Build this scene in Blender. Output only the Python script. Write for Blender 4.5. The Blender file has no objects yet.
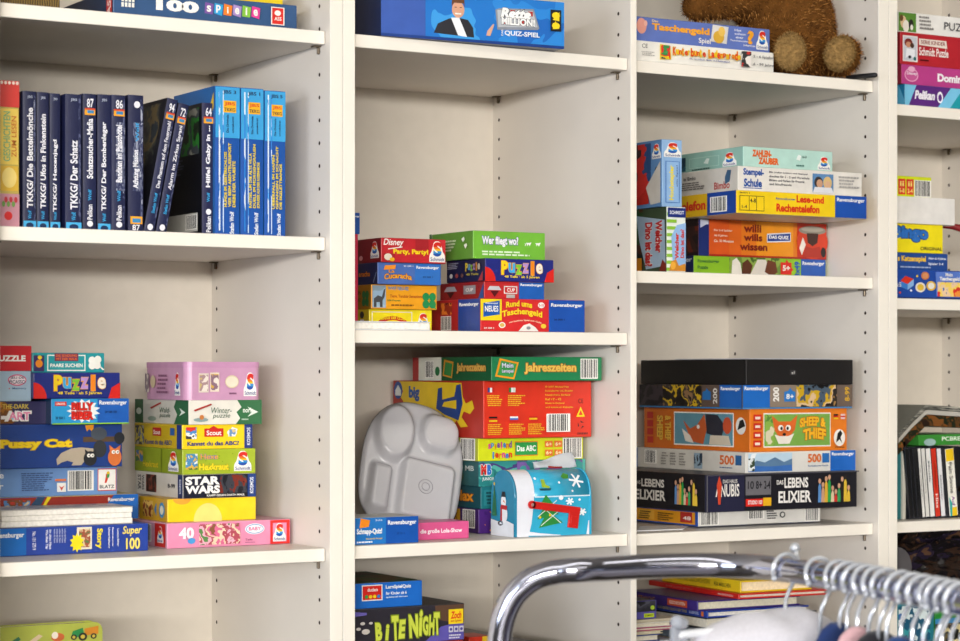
import bpy, bmesh, math, random
from mathutils import Vector, Matrix, noise
random.seed(7)
S = bpy.context.scene
COL = S.collection
PI = math.pi
H = 1.45                                    # eye height above the floor
F, TH, CX, CY, Y0 = 2232.3, 0.5447, -1.4289, 2.7602, 373.755
SN, CS = math.sin(TH), math.cos(TH)

# ------------------------------------------------------------------ geometry of the place
def ray(px):
    a = TH + math.atan((px - 480) / F)
    return math.sin(a), math.cos(a)
def XA(px, Y):                               # X of the point seen at column px on the plane Y
    s, c = ray(px)
    return CX + (CY + Y) * s / c
def DP(X, Y):
    return (X - CX) * SN + (Y + CY) * CS
def ZA(py, X, Y):                            # height above the floor
    return H + (Y0 - py) * DP(X, Y) / F
def P3(px, py, d):                           # point at distance d along the view axis
    k = (px - 480) / F
    l = k * d
    return Vector((CX + l * CS + d * SN, -CY + d * CS - l * SN, H + (Y0 - py) * d / F))
def hit(C, u, px):                           # length along u from C until column px
    s, c = ray(px)
    bx_, by_ = CX - C[0], -CY - C[1]
    det = u[0] * (-c) - (-s) * u[1]
    return (bx_ * (-c) - (-s) * by_) / det

# ------------------------------------------------------------------ materials
def lin(h):
    h = h.lstrip('#')
    r = []
    for i in (0, 2, 4):
        c = int(h[i:i + 2], 16) / 255
        r.append(c / 12.92 if c <= .04045 else ((c + .055) / 1.055) ** 2.4)
    return r + [1]
_m = {}
def mat(h, rough=.38, metal=0, var=.06, scale=40, bump=0, trans=0, spec=.5, sheen=0):
    key = (h, rough, metal, var, scale, bump, trans, spec, sheen)
    if key in _m: return _m[key]
    m = bpy.data.materials.new('surface_' + h.lstrip('#')); m.use_nodes = True
    n = m.node_tree.nodes; l = m.node_tree.links
    b = n['Principled BSDF']
    tc = n.new('ShaderNodeTexCoord'); nz = n.new('ShaderNodeTexNoise')
    nz.inputs['Scale'].default_value = scale; nz.inputs['Detail'].default_value = 3
    l.new(tc.outputs['Object'], nz.inputs['Vector'])
    cr = n.new('ShaderNodeValToRGB')
    c = lin(h)
    cr.color_ramp.elements[0].position = .3; cr.color_ramp.elements[1].position = .7
    cr.color_ramp.elements[0].color = [x * (1 - var) for x in c[:3]] + [1]
    cr.color_ramp.elements[1].color = [min(1, x * (1 + var)) for x in c[:3]] + [1]
    l.new(nz.outputs['Fac'], cr.inputs['Fac']); l.new(cr.outputs['Color'], b.inputs['Base Color'])
    b.inputs['Roughness'].default_value = rough; b.inputs['Metallic'].default_value = metal
    b.inputs['Transmission Weight'].default_value = trans
    b.inputs['Specular IOR Level'].default_value = spec
    b.inputs['Sheen Weight'].default_value = sheen
    if bump:
        bp = n.new('ShaderNodeBump'); bp.inputs['Strength'].default_value = bump
        bp.inputs['Distance'].default_value = .002
        l.new(nz.outputs['Fac'], bp.inputs['Height']); l.new(bp.outputs['Normal'], b.inputs['Normal'])
    _m[key] = m
    return m
def picm(cols, scale=60, seed=0, rough=.35, stretch=(1, 1, 1), wave=False):
    key = ('pic', tuple(cols), scale, seed, stretch, wave)
    if key in _m: return _m[key]
    m = bpy.data.materials.new('colour_patches'); m.use_nodes = True
    n = m.node_tree.nodes; l = m.node_tree.links; b = n['Principled BSDF']
    tc = n.new('ShaderNodeTexCoord'); mp = n.new('ShaderNodeMapping')
    mp.inputs['Location'].default_value = (seed * 1.37, seed * .71, seed * 2.1)
    mp.inputs['Scale'].default_value = stretch
    if wave:
        nz = n.new('ShaderNodeTexWave'); nz.inputs['Scale'].default_value = scale
        nz.inputs['Distortion'].default_value = 2.5
    else:
        nz = n.new('ShaderNodeTexNoise'); nz.inputs['Scale'].default_value = scale * .7
        nz.inputs['Detail'].default_value = 3; nz.inputs['Distortion'].default_value = .25
    l.new(tc.outputs['Object'], mp.inputs['Vector']); l.new(mp.outputs['Vector'], nz.inputs['Vector'])
    cr = n.new('ShaderNodeValToRGB'); cr.color_ramp.interpolation = 'EASE' if wave else 'CONSTANT'
    el = cr.color_ramp.elements
    k = len(cols)
    lo, hi = (0, 1) if wave else (.3, .7)
    el[0].position = 0; el[0].color = lin(cols[0])
    el[1].position = lo + (hi - lo) / k; el[1].color = lin(cols[1])
    for i in range(2, k):
        e = el.new(lo + (hi - lo) * i / k); e.color = lin(cols[i])
    l.new(nz.outputs['Fac'], cr.inputs['Fac']); l.new(cr.outputs['Color'], b.inputs['Base Color'])
    b.inputs['Roughness'].default_value = rough
    _m[key] = m
    return m
def M(c):
    return mat(c) if isinstance(c, str) else c

# ------------------------------------------------------------------ objects
def link(o): COL.objects.link(o); return o
def tag(o, label=None, cat=None, group=None, kind=None):
    if label: o['label'] = label
    if cat: o['category'] = cat
    if group: o['group'] = group
    if kind: o['kind'] = kind
    return o
def mesh_obj(name, v, f, mats, mi=None, parent=None, smooth=False):
    me = bpy.data.meshes.new(name); me.from_pydata([tuple(p) for p in v], [], f)
    for m in mats: me.materials.append(M(m))
    if mi:
        for p, i in zip(me.polygons, mi): p.material_index = i
    if smooth:
        for p in me.polygons: p.use_smooth = True
    me.update()
    o = link(bpy.data.objects.new(name, me))
    if parent: o.parent = parent
    return o
def bm_obj(name, bm, mats, parent=None, smooth=False):
    me = bpy.data.meshes.new(name); bm.to_mesh(me); bm.free()
    for m in (mats if isinstance(mats, (list, tuple)) else [mats]): me.materials.append(M(m))
    if smooth:
        for p in me.polygons: p.use_smooth = True
    o = link(bpy.data.objects.new(name, me))
    if parent: o.parent = parent
    return o
def empty(name, loc=(0, 0, 0), rz=0):
    o = link(bpy.data.objects.new(name, None)); o.location = loc; o.rotation_euler = (0, 0, rz)
    o.empty_display_size = .02
    return o
def cube(bm, x0, y0, z0, x1, y1, z1, mi=0, bev=0, seg=2):
    r = bmesh.ops.create_cube(bm, size=1)
    vs = r['verts']
    for v in vs:
        v.co = Vector((x0 + (v.co.x + .5) * (x1 - x0), y0 + (v.co.y + .5) * (y1 - y0), z0 + (v.co.z + .5) * (z1 - z0)))
    fs = set(f for v in vs for f in v.link_faces)
    for f in fs: f.material_index = mi
    if bev:
        es = list(set(e for v in vs for e in v.link_edges))
        bmesh.ops.bevel(bm, geom=es, offset=bev, segments=seg, affect='EDGES', profile=.5)
def tube_pts(pts, rad, n=12, cap=True):
    v = []; f = []
    pts = [Vector(p) for p in pts]
    up = Vector((0, 0, 1)); t0 = (pts[1] - pts[0]).normalized()
    if abs(t0.dot(up)) > .9: up = Vector((1, 0, 0))
    nrm = (up - t0 * up.dot(t0)).normalized()
    for i, p in enumerate(pts):
        a = pts[max(0, i - 1)]; b = pts[min(len(pts) - 1, i + 1)]
        t = (b - a).normalized()
        nrm = (nrm - t * nrm.dot(t)).normalized(); bi = t.cross(nrm)
        r = rad[i] if isinstance(rad, (list, tuple)) else rad
        for k in range(n):
            an = 2 * PI * k / n
            v.append(p + nrm * math.cos(an) * r + bi * math.sin(an) * r)
    for i in range(len(pts) - 1):
        for k in range(n):
            f.append([i * n + k, i * n + (k + 1) % n, (i + 1) * n + (k + 1) % n, (i + 1) * n + k])
    if cap:
        f.append(list(range(n))[::-1]); f.append([(len(pts) - 1) * n + k for k in range(n)])
    return v, f
def add(vf, w):
    o = len(vf[0]); vf[0].extend(w[0]); vf[1].extend([[i + o for i in q] for q in w[1]])

# ------------------------------------------------------------------ lettering
_t = {}
def textgeo(s, bold, shear):
    key = (s, bold, shear)
    if key in _t: return _t[key]
    cu = bpy.data.curves.new('lettering', 'FONT'); cu.body = s; cu.offset = bold; cu.resolution_u = 3; cu.shear = shear
    cu.size = 1
    o = link(bpy.data.objects.new('lettering', cu))
    bpy.context.view_layer.update()
    me = bpy.data.meshes.new_from_object(o.evaluated_get(bpy.context.evaluated_depsgraph_get()))
    v = [(p.co.x, p.co.y) for p in me.vertices]; f = [list(p.vertices) for p in me.polygons]
    bpy.data.objects.remove(o); bpy.data.curves.remove(cu); bpy.data.meshes.remove(me)
    x0 = min(p[0] for p in v); x1 = max(p[0] for p in v); y0 = min(p[1] for p in v); y1 = max(p[1] for p in v)
    _t[key] = ([((p[0] - x0) / (x1 - x0), (p[1] - y0) / (y1 - y0)) for p in v], f)
    return _t[key]

class Box:
    """A thing with printed faces.  Local frame: origin at the near lower corner, x along the front, y into the depth."""
    def __init__(s, root, w, d, h):
        s.root, s.w, s.d, s.h = root, w, d, h
        s.parts = {}; s.lay = {}; s.um = (0, 1)
    def size(s, face):
        return {'F': (s.w, s.h), 'L': (s.d, s.h), 'T': (s.w, s.d)}[face]
    def pos(s, face, a, b, e):
        if face == 'F': return (a, -e, b)
        if face == 'L': return (-e, s.d - a, b)
        return (a, b, s.h + e)
    def poly(s, face, vs, fs, col, part):
        e = .0004 + .00012 * s.lay.get(face, 0); s.lay[face] = s.lay.get(face, 0) + 1
        W, Hh = s.size(face)
        if face == 'L': vs = [(s.um[0] + a * s.um[1], b) for a, b in vs]
        s.parts.setdefault(part, []).append(([s.pos(face, a * W, b * Hh, e) for a, b in vs], fs, M(col)))
    def r(s, face, u0, v0, u1, v1, col, part='printed_panel'):
        s.poly(face, [(u0, v0), (u1, v0), (u1, v1), (u0, v1)], [[0, 1, 2, 3]], col, part); return s
    def p(s, face, pts, col, part='printed_panel'):
        s.poly(face, pts, [list(range(len(pts)))], col, part); return s
    def e(s, face, cu, cv, ru, rv, col, part='printed_spot', n=24, a0=0, a1=2 * PI):
        s.poly(face, [(cu + ru * math.cos(a0 + (a1 - a0) * i / n), cv + rv * math.sin(a0 + (a1 - a0) * i / n)) for i in range(n if a1 - a0 > 6.2 else n + 1)],
               [list(range(n if a1 - a0 > 6.2 else n + 1))], col, part); return s
    def t(s, face, txt, u0, v0, u1, v1, col, out=None, part='lettering', bold=.02, shear=0, rot=0, bow=0):
        for c, b, m in ((out, bold + .045, 1), (col, bold, 0)):
            if c is None: continue
            V, Fc = textgeo(txt, b, shear)
            W, Hh = s.size(face)
            gu = .02 * (Hh / W) * (v1 - v0) * 2 * m if not rot else 0
            gv = .05 * (v1 - v0) * m if not rot else 0
            a0, a1, b0, b1 = u0 - gu, u1 + gu, v0 - gv, v1 + gv
            if rot == 0: vs = [(a0 + x * (a1 - a0), b0 + y * (b1 - b0) + bow * (1 - (2 * x - 1) ** 2)) for x, y in V]
            elif rot == 1: vs = [(a1 - y * (a1 - a0), b0 + x * (b1 - b0)) for x, y in V]      # reads upward
            else: vs = [(a0 + y * (a1 - a0), b1 - x * (b1 - b0)) for x, y in V]               # reads downward
            s.poly(face, vs, Fc, c, part)
        return s
    def multi(s, face, txt, u0, v0, u1, v1, cols, out='#ffffff', part='title_lettering', jig=.06):
        n = len(txt); st = (u1 - u0) / n
        for i, ch in enumerate(txt):
            tall = ch.isupper() or ch in 'lbdfhkt'
            top = v1 if tall else v0 + (v1 - v0) * .74
            nar = .45 if ch in 'li!' else .95
            c = u0 + st * (i + .5); j = jig * (v1 - v0) * (1 if i % 2 else -1)
            s.t(face, ch, c - st * nar / 2, v0 + j, c + st * nar / 2, top + j, cols[i % len(cols)], out, part, bold=.035)
        return s
    def lines(s, face, u0, v0, u1, v1, n, col, part='small_print'):
        rnd = random.Random(n * 31 + int(u0 * 100)); hh = (v1 - v0) / n
        for i in range(n):
            y = v1 - (i + .85) * hh; x = u0; end = u1 - (u1 - u0) * rnd.random() * .35
            while x < end:
                w = min(end - x, (u1 - u0) * (.05 + .12 * rnd.random()))
                s.r(face, x, y, x + w, y + hh * .55, col, part); x += w + (u1 - u0) * .02
            s.lay[face] -= max(0, s.lay[face] - 30)
        return s
    def bar(s, face, u0, v0, u1, v1, rot=0, part='barcode'):
        s.r(face, u0, v0, u1, v1, '#f2efe8', part)
        rnd = random.Random(int(u0 * 997)); x = .06
        L = s.lay[face]
        while x < .92:
            w = .012 + .05 * rnd.random()
            a = u0 + x * (u1 - u0); b = u0 + min(.95, x + w) * (u1 - u0)
            s.lay[face] = L
            s.r(face, a, v0 + .06 * (v1 - v0), b, v1 - .04 * (v1 - v0), '#232323', part)
            x += w + .012 + .04 * rnd.random()
        return s
    def pic(s, face, u0, v0, u1, v1, cols, scale=60, seed=None, part='picture'):
        seed = random.random() * 9 if seed is None else seed
        return s.r(face, u0, v0, u1, v1, picm(cols, scale, seed), part)
    def banded(s, face, txt, u0, v0, u1, v1, bands, part):           # lettering printed in horizontal colour bands
        V, Fc = textgeo(txt, .06, 0)
        for lo, hi, c in bands:
            vs, fs = [], []
            for q in Fc:
                poly = [V[i] for i in q]
                for lim, sg in ((lo, 1), (hi, -1)):
                    out = []
                    for i, p in enumerate(poly):
                        r = poly[i - 1]; dp, dr = (p[1] - lim) * sg, (r[1] - lim) * sg
                        if (dp >= 0) != (dr >= 0): t = dr / (dr - dp); out.append((r[0] + t * (p[0] - r[0]), lim))
                        if dp >= 0: out.append(p)
                    poly = out
                if len(poly) > 2:
                    fs.append(list(range(len(vs), len(vs) + len(poly)))); vs += poly
            s.poly(face, [(u0 + x * (u1 - u0), v0 + y * (v1 - v0)) for x, y in vs], fs, c, part)
        return s
    def schmidt(s, face, u0, v0, u1, v1, part='logo'):                # white bell with a striped S
        w, h = u1 - u0, v1 - v0
        pts = [(0, 0), (1, 0), (1, .26), (.97, .36), (.86, .5), (.8, .7), (.72, .92), (.6, 1), (.4, 1), (.28, .92), (.2, .7), (.14, .5), (.03, .36), (0, .26)]
        s.p(face, [(u0 + a * w, v0 + b * h) for a, b in pts], '#f4f1ea', part)
        s.banded(face, 'S', u0 + w * .24, v0 + h * .27, u0 + w * .78, v0 + h * .96, ((0, .2, '#1d4fa8'), (.2, .38, '#2f8fd0'), (.38, .5, '#f2c21b'), (.5, .66, '#e8781c'), (.66, 1, '#d3261c')), part)
        s.t(face, 'Schmidt', u0 + w * .06, v0 + h * .05, u0 + w * .94, v0 + h * .22, '#1d3f86', None, part, bold=.01)
        return s
    def ravens(s, face, u0, v0, u1, v1, col='#1a56ad', tv=(.62, .86), part='logo'):
        s.r(face, u0, v0, u1, v1, col, part)
        w, h = u1 - u0, v1 - v0
        s.t(face, 'Ravensburger', u0 + .06 * w, v0 + tv[0] * h, u0 + .94 * w, v0 + tv[1] * h, '#f4f2ee', None, part, bold=.025)
        return s
    def done(s):                          # printing that lies together is one part, pieces apart are parts of their own
        for name, items in s.parts.items():
            bb = [([min(p[i] for p in v) for i in range(3)], [max(p[i] for p in v) for i in range(3)]) for v, f, m in items]
            grp = list(range(len(items)))
            def find(i):
                while grp[i] != i: i = grp[i]
                return i
            for i in range(len(items)):
                for j in range(i):
                    si = max(b - a for a, b in zip(*bb[i])); sj = max(b - a for a, b in zip(*bb[j]))
                    g = math.sqrt(sum(max(0, bb[i][0][k] - bb[j][1][k], bb[j][0][k] - bb[i][1][k]) ** 2 for k in range(3)))
                    if g <= (.015 if 'print' in name and name != 'small_print' else .0195): grp[find(i)] = find(j)
            for root in sorted(set(find(i) for i in range(len(items)))):
                V, Fc, mi, ms = [], [], [], []
                for i in range(len(items)):
                    if find(i) != root: continue
                    v, f, m = items[i]
                    if m not in ms: ms.append(m)
                    o = len(V); V.extend(v)
                    for q in f: Fc.append([k + o for k in q]); mi.append(ms.index(m))
                mesh_obj(name, V, Fc, ms, mi, s.root)
        return s

BOXES = []
def bx(name, label, cat, group, xc, xr, yt, zb, Y, col, xl=None, dep=.2, r=0, side=None, top=None, w=None, h=None, bev=.0012, rough=.34, vdep=None):
    C = (XA(xc, Y), Y); r = math.radians(r)
    u = (math.cos(r), math.sin(r)); v = (-math.sin(r), math.cos(r))
    if w is None: w = hit(C, u, xr)
    if xl is not None: dep = hit(C, v, xl)
    vis = dep
    dep = min(vdep or dep, D - .006 - Y)
    if h is None: h = ZA(yt, *C) - zb
    bm = bmesh.new(); cube(bm, 0, 0, 0, w, dep, h, 0, min(bev, h * .2))
    bm.normal_update()
    for f in bm.faces:
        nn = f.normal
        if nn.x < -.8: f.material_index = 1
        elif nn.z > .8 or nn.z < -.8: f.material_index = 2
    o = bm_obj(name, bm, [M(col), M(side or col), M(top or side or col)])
    o.location = (C[0], C[1], zb); o.rotation_euler = (0, 0, r)
    tag(o, label, cat, group)
    b = Box(o, w, dep, h); b.zt = zb + h; b.zb = zb
    if vdep: b.um = (1 - vis / dep, vis / dep)
    BOXES.append(b)
    return b

# ------------------------------------------------------------------ room
WHITE = '#f0eee9'
def plane(name, pts, m, kind='structure'):
    o = mesh_obj(name, pts, [[0, 1, 2, 3]], [m]); o['kind'] = kind; return o
bm = bmesh.new(); cube(bm, -12, -14.8, -.05, 5, .6, 0)
tag(bm_obj('floor', bm, mat('#464037', .45, var=.12, scale=3)), kind='structure')
bm = bmesh.new(); cube(bm, -12, .5, 0, 5, .6, 2.75)
tag(bm_obj('wall_back', bm, mat('#d9d3c6', .8)), kind='structure')

bm = bmesh.new(); cube(bm, -12, -14.8, 2.75, 5, .6, 2.8)
tag(bm_obj('ceiling', bm, mat('#e6e2da', .8, var=.03)), kind='structure')
bm = bmesh.new(); cube(bm, -12, -14.8, 0, 5, -14.7, 2.75)
tag(bm_obj('wall_front', bm, mat('#d6d2cc', .8, var=.05)), kind='structure')

# ------------------------------------------------------------------ bookcases
melamine = mat('#dcd5cb', .42, var=.02, scale=9)
edgem = mat('#f3ecdf', .45, var=.02, scale=9)
holem = mat('#2a1a10', .8)
metal = mat('#6e6252', .4, metal=.6)
D = .3968; ZT = .80 + H; T = .0185
HOLE0 = .4776 + H - T - .008
XJ1 = XA(343, 0); XJ2 = XA(888.8, 0)
def panel_bm(x0, x1, holes):
    bm = bmesh.new(); cube(bm, x0, 0, 0, x1, D, ZT, 0, .0007, 1)
    for f in bm.faces:
        if f.normal.y < -.8: f.material_index = 1
    for side in holes:                     # shelf pin holes along the inner faces
        x = x0 if side < 0 else x1
        for yy in (.0322, .3774):
            for i in range(-12, 40):
                z = HOLE0 - i * .032
                n = 10; vs = []
                for k in range(n):
                    a = 2 * PI * k / n
                    vs.append(bm.verts.new((x + side * .0003, yy + .0027 * math.cos(a), z + .0029 * math.sin(a))))
                f = bm.faces.new(vs if side > 0 else vs[::-1]); f.material_index = 2
    return bm
def unit(label, x0, x1, panels, bays, shelfsets):
    root = empty('bookcase', ((x0 + x1) / 2, 0, 0))
    tag(root, label, 'bookcase', 'white bookcases along the wall')
    off = Matrix.Translation((-(x0 + x1) / 2, 0, 0))
    def put(name, bm, m):
        bm.transform(off); return bm_obj(name, bm, m, root)
    for a, b, hs, nm in panels: put(nm, panel_bm(a, b, hs), [melamine, edgem, holem])
    bm = bmesh.new(); cube(bm, x0 + .004, D, .05, x1 - .004, D + .006, ZT - .002); put('back_panel', bm, mat('#d8d0c3', .55, var=.02))
    for (a, b), (zs, s) in zip(bays, shelfsets):
        for z in zs:
            bm = bmesh.new(); cube(bm, a + .0012, s, z + H - T, b - .0012, D - .001, z + H, 0, .0008, 1)
            for f in bm.faces:
                if f.normal.y < -.8: f.material_index = 1
            sh = put('shelf', bm, [melamine, edgem])
            for xx, sg in ((a, 1), (b, -1)):
                for yy in (.0322, .3774):
                    bm = bmesh.new()
                    bt = z + H - T
                    cube(bm, min(xx, xx + sg * .011), yy - .006, bt - .002, max(xx, xx + sg * .011), yy + .006, bt - .0002, 0, .0005, 1)
                    cube(bm, min(xx, xx + sg * .004), yy - .0022, bt - .0115, max(xx, xx + sg * .004), yy + .0022, bt - .002, 0, .0009, 1)
                    bm.transform(off); bm_obj('shelf_pin', bm, metal, sh)
        for z in (.07, ZT - T):
            bm = bmesh.new(); cube(bm, a + .0004, .004, z, b - .0004, D - .001, z + T, 0, .0008, 1)
            put('base_board' if z < .1 else 'top_board', bm, melamine)
        bm = bmesh.new(); cube(bm, a + .0004, .03, 0, b - .0004, .045, .068); put('plinth', bm, melamine)
    return root
ZD = -.53
L = dict(A1=.4776, B1=.1901, C1=-.2432, A2=.4766, B2=.0617, C2=-.2416, A3=.4759, B3=.1563, C3=-.2429, A4=.4417, B4=.1238, C4=-.2423)
Z = {k: v + H + .0003 for k, v in L.items()}; ZDf = ZD + H + .0003
unit('white bookcase at the left edge holding the row of navy paperbacks', -.493, XJ1 - .0002,
     [(-.493, -.4745, (1,), 'side_panel'), (0, XJ1 - .0002, (-1,), 'side_panel')], [(-.4745, 0)],
     [([L['A1'], L['B1'], L['C1'], ZD, -.9], .0135)])
unit('wide white bookcase with two bays, in the middle behind the chrome rail', XJ1 + .0002, XJ2 - .0003,
     [(XJ1 + .0002, .0393, (1,), 'side_panel'), (.5089, .5202, (-1, 1), 'divider_panel'), (.9988, XJ2 - .0003, (-1,), 'side_panel')],
     [(.0393, .5089), (.5202, .9988)],
     [([L['A2'], L['B2'], L['C2'], ZD, -.9], .0075), ([L['A3'], L['B3'], L['C3'], ZD, -.9], .0125)])
unit('white bookcase at the right edge with the row of CDs', XJ2 + .0003, 1.5245,
     [(XJ2 + .0003, 1.0392, (1,), 'side_panel'), (1.5048, 1.5245, (-1,), 'side_panel')], [(1.0392, 1.5048)],
     [([L['A4'], L['B4'], L['C4'], ZD, -.9], .0098)])

Z_ = Z
# ================================================================== BAY 1, top shelf
G1 = 'boxes on the upper left shelf'
b = bx('game_box', 'long dark blue box with 100 in big white digits', 'game box', G1, 113, 297, -12, Z['A1'], .045, '#2f527e', xl=62, side='#1d3050')  # side: shade of the left face put into its darker navy
b.t('F', '100', .225, .36, .455, .78, '#f6f3ea', part='title_lettering', bold=.06)
for i, (c, k) in enumerate(zip('spiele', ('#7d55a0', '#2da0d8', '#ef7d22', '#a78cc8', '#86c440', '#d83a8e'))):
    u = .485 + i * .051
    b.p('F', [(u, .4 + (i % 2) * .03), (u + .044, .38 - (i % 2) * .03), (u + .05, .76), (u + .004, .81)], k, 'title_lettering')
    b.t('F', c, u + (.012 if c not in 'il' else .02), .46, u + (.036 if c not in 'il' else .028), .7 if c not in 'pl' else .74, '#f6f3ea', part='title_lettering', bold=.03)
b.r('F', .85, .2, .925, .86, '#f3eee6', 'logo').r('F', .856, .23, .919, .83, '#d8281f', 'logo')
b.e('F', .887, .64, .018, .1, '#f3eee6', 'logo').t('F', 'ASS', .868, .36, .908, .5, '#f3eee6', part='logo')
for k in range(8):
    b.r('F', .04 + .018 * (k % 4), .36 + .19 * (k // 4), .053 + .018 * (k % 4), .52 + .19 * (k // 4), '#f0ece4', 'printed_panel')
b.r('L', .88, 0, .985, 1, '#bd2f2c').t('L', 'ASS', .9, .1, .965, .8, '#f0dcd4', rot=1)
b.e('L', .72, .16, .04, .15, '#c92f3a').e('L', .62, .1, .04, .1, '#3a7c3c')
zt = b.zt
bx('game_box', 'yellow box lying on top of the dark blue box with 100', 'game box', G1, 150, 283, -24, zt, .06, '#e6c81c', dep=.14)
# low wicker tray left of the box
r0 = empty('wicker_basket', (XA(-12, .06), .06, Z['A1']))
tag(r0, 'brown and olive striped wicker basket in the top left corner', 'basket')
wick = picm(['#2a1c10', '#6b5226', '#3a2a16', '#8a7034'], 95, 2, stretch=(1, 1, 1.6), wave=True)
bm = bmesh.new()
wb = XA(60, .06) - XA(-12, .06)
cube(bm, 0, 0, 0, wb, .004, .06, 0, .001); cube(bm, 0, .136, 0, wb, .14, .06, 0, .001)
cube(bm, 0, .004, 0, .004, .136, .06, 0, .001); cube(bm, wb - .004, .004, 0, wb, .136, .06, 0, .001)
cube(bm, .004, .004, 0, wb - .004, .136, .004)
bm_obj('basket_body', bm, wick, r0)
v, f = tube_pts([(0, 0, .06), (wb, 0, .06), (wb, .14, .06), (0, .14, .06), (0, .01, .06)], .004, 8)
mesh_obj('rim', v, f, [mat('#4a3318', .6)], parent=r0, smooth=True)

# ================================================================== BAY 1, books on the second shelf
GB = 'paperbacks standing on the upper left shelf'
def book(label, xl, xr, yt, zb, Y, dep, col, lean=0, side=None, pages='#d9cfb8', paper=True):
    """upright book, spine forward: cover with spine and two boards, page block behind"""
    X0 = XA(xl, Y); w = XA(xr, Y) - X0
    h = ZA(yt, X0, Y) - zb
    if lean:
        h = h / math.cos(lean); w = w * math.cos(lean)
    root = empty('paperback_book', (X0, Y, zb + (w * math.sin(lean) if lean else 0)))
    bm = bmesh.new(); t = .0012
    n = 6; prof = []
    bul = min(.0012, w * .07)
    for k in range(n + 1):
        s = k / n; prof.append((s * w, bul * (1 - (1 - (2 * s - 1) ** 2)) ))
    outer = [(0, dep)] + prof + [(w, dep)]
    inner = [(w - t, dep)] + [(w - t, t + bul), (t, t + bul)] + [(t, dep)]
    ring = outer + inner
    lo = [bm.verts.new((x, y, 0)) for x, y in ring]; hi = [bm.verts.new((x, y, h)) for x, y in ring]
    m = len(ring)
    for i in range(m):
        fc = bm.faces.new([lo[i], lo[(i + 1) % m], hi[(i + 1) % m], hi[i]])
        if i == 0: fc.material_index = 1
    bm.faces.new(lo[::-1]); bm.faces.new(hi)
    bmesh.ops.recalc_face_normals(bm, faces=bm.faces)
    bm_obj('cover', bm, [mat(col, .42), mat(side or col, .35)], root)
    bm = bmesh.new(); cube(bm, t + .0001, t + bul + .0002, .001, w - t - .0001, dep - .002, h - .001)
    bm_obj('pages', bm, mat(pages, .8, var=.12, scale=300), root)
    if lean: root.rotation_euler = (0, lean, 0)
    tag(root, label, 'book', GB)
    bb = Box(root, w, dep, h); bb.zt = zb + h
    BOXES.append(bb)
    return bb
NAVY = '#1d2246'; W_ = '#ecebf0'; LB = '#39a3dc'
zB = Z['B1']
b = book('red and yellow book, leftmost on the shelf of standing books', -1, 19.2, 80, zB, .045, .135, '#c9b25a')
b.r('F', 0, .82, 1, 1, '#d43f38').r('F', .06, .43, .94, .81, '#e7c95c').r('F', .06, .25, .94, .42, '#e0b53c').r('F', 0, 0, 1, .23, '#c98f9e')
b.e('F', .5, .34, .36, .07, '#f0d780').e('F', .45, .08, .2, .03, '#cf2a2a').t('F', 'GESCHICHTEN', .2, .45, .55, .79, '#7fae7c', rot=1).t('F', 'ZUM LESEN', .6, .48, .85, .76, '#c9742c', rot=1)
for i in range(5): b.e('F', .12 + .19 * i, .985, .07, .012, '#f2ded0')
for i in range(6): b.e('F', .2 + .12 * i, .16 + .03 * (i % 2), .08, .02, ['#6f9c4e', '#c33a44'][i % 2])
def num(b, n): b.t('F', n, .28, .9, .78, .965, W_)
def ybadge(b, v0=.845, v1=.895):
    b.r('F', .12, v0, .9, v1, '#f0a628', 'badge').r('F', .3, v0 + .012, .8, v1 - .015, '#3a86b8', 'badge').r('F', .12, v1 - .012, .9, v1, '#d8452a', 'badge')
def wolf(b, v0, v1): b.t('F', 'Wolf', .35, v0, .62, v1, LB, rot=1)
def foot(b): b.r('F', .03, .004, .97, .055, '#49aee2').e('F', .5, .022, .28, .02, '#14305a')
def worn(b, s):                    # scuffed white creases of the laminated spine
    b.r('F', .8, .06, .92, .97, picm([NAVY, '#1d2246', '#5a6080', NAVY, '#a4a8ba'], 260, s, stretch=(1, 1, .3)), 'worn_crease')
specs = [
    ('navy paperback standing next to the red and yellow book', 23, 36.4, 90.7, 'TKKG/ Die Bettelmönche', .15, .88, 1, 0, 1),
    ('second navy paperback from the red and yellow book', 37, 48.9, 91.8, 'TKKG/ Ufos in Finkenstein', .15, .84, 1, 0, 0),
    ('third navy paperback from the red and yellow book', 50, 60.4, 93, 'TKKG/ Hexenjagd', .13, .66, 1, 0, 0),
    ('fourth navy paperback from the red and yellow book, wider than its neighbours', 65.5, 81.8, 93.6, 'TKKG/ Der Schatz', .15, .66, 1, 0, 1),
    ('navy paperback with an upright number 87 at the top of its spine', 83, 96.4, 93.4, 'Schatzsucher-Mafia', .38, .82, 0, 87, 0),
    ('navy paperback standing between the ones numbered 87 and 86', 97.6, 110.8, 94, 'TKKG/ Der Bombenleger', .15, .8, 1, 0, 0),
    ('navy paperback number 86 with a scuffed grey spine', 112, 125.6, 94.6, 'Banditen im Palasthotel', .36, .78, 0, 86, 1),
    ('scuffed navy paperback with an upside-down number 87 at its foot', 128.4, 143.6, 94.6, 'Achtung Mission', .32, .6, 0, -87, 2)]
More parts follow.
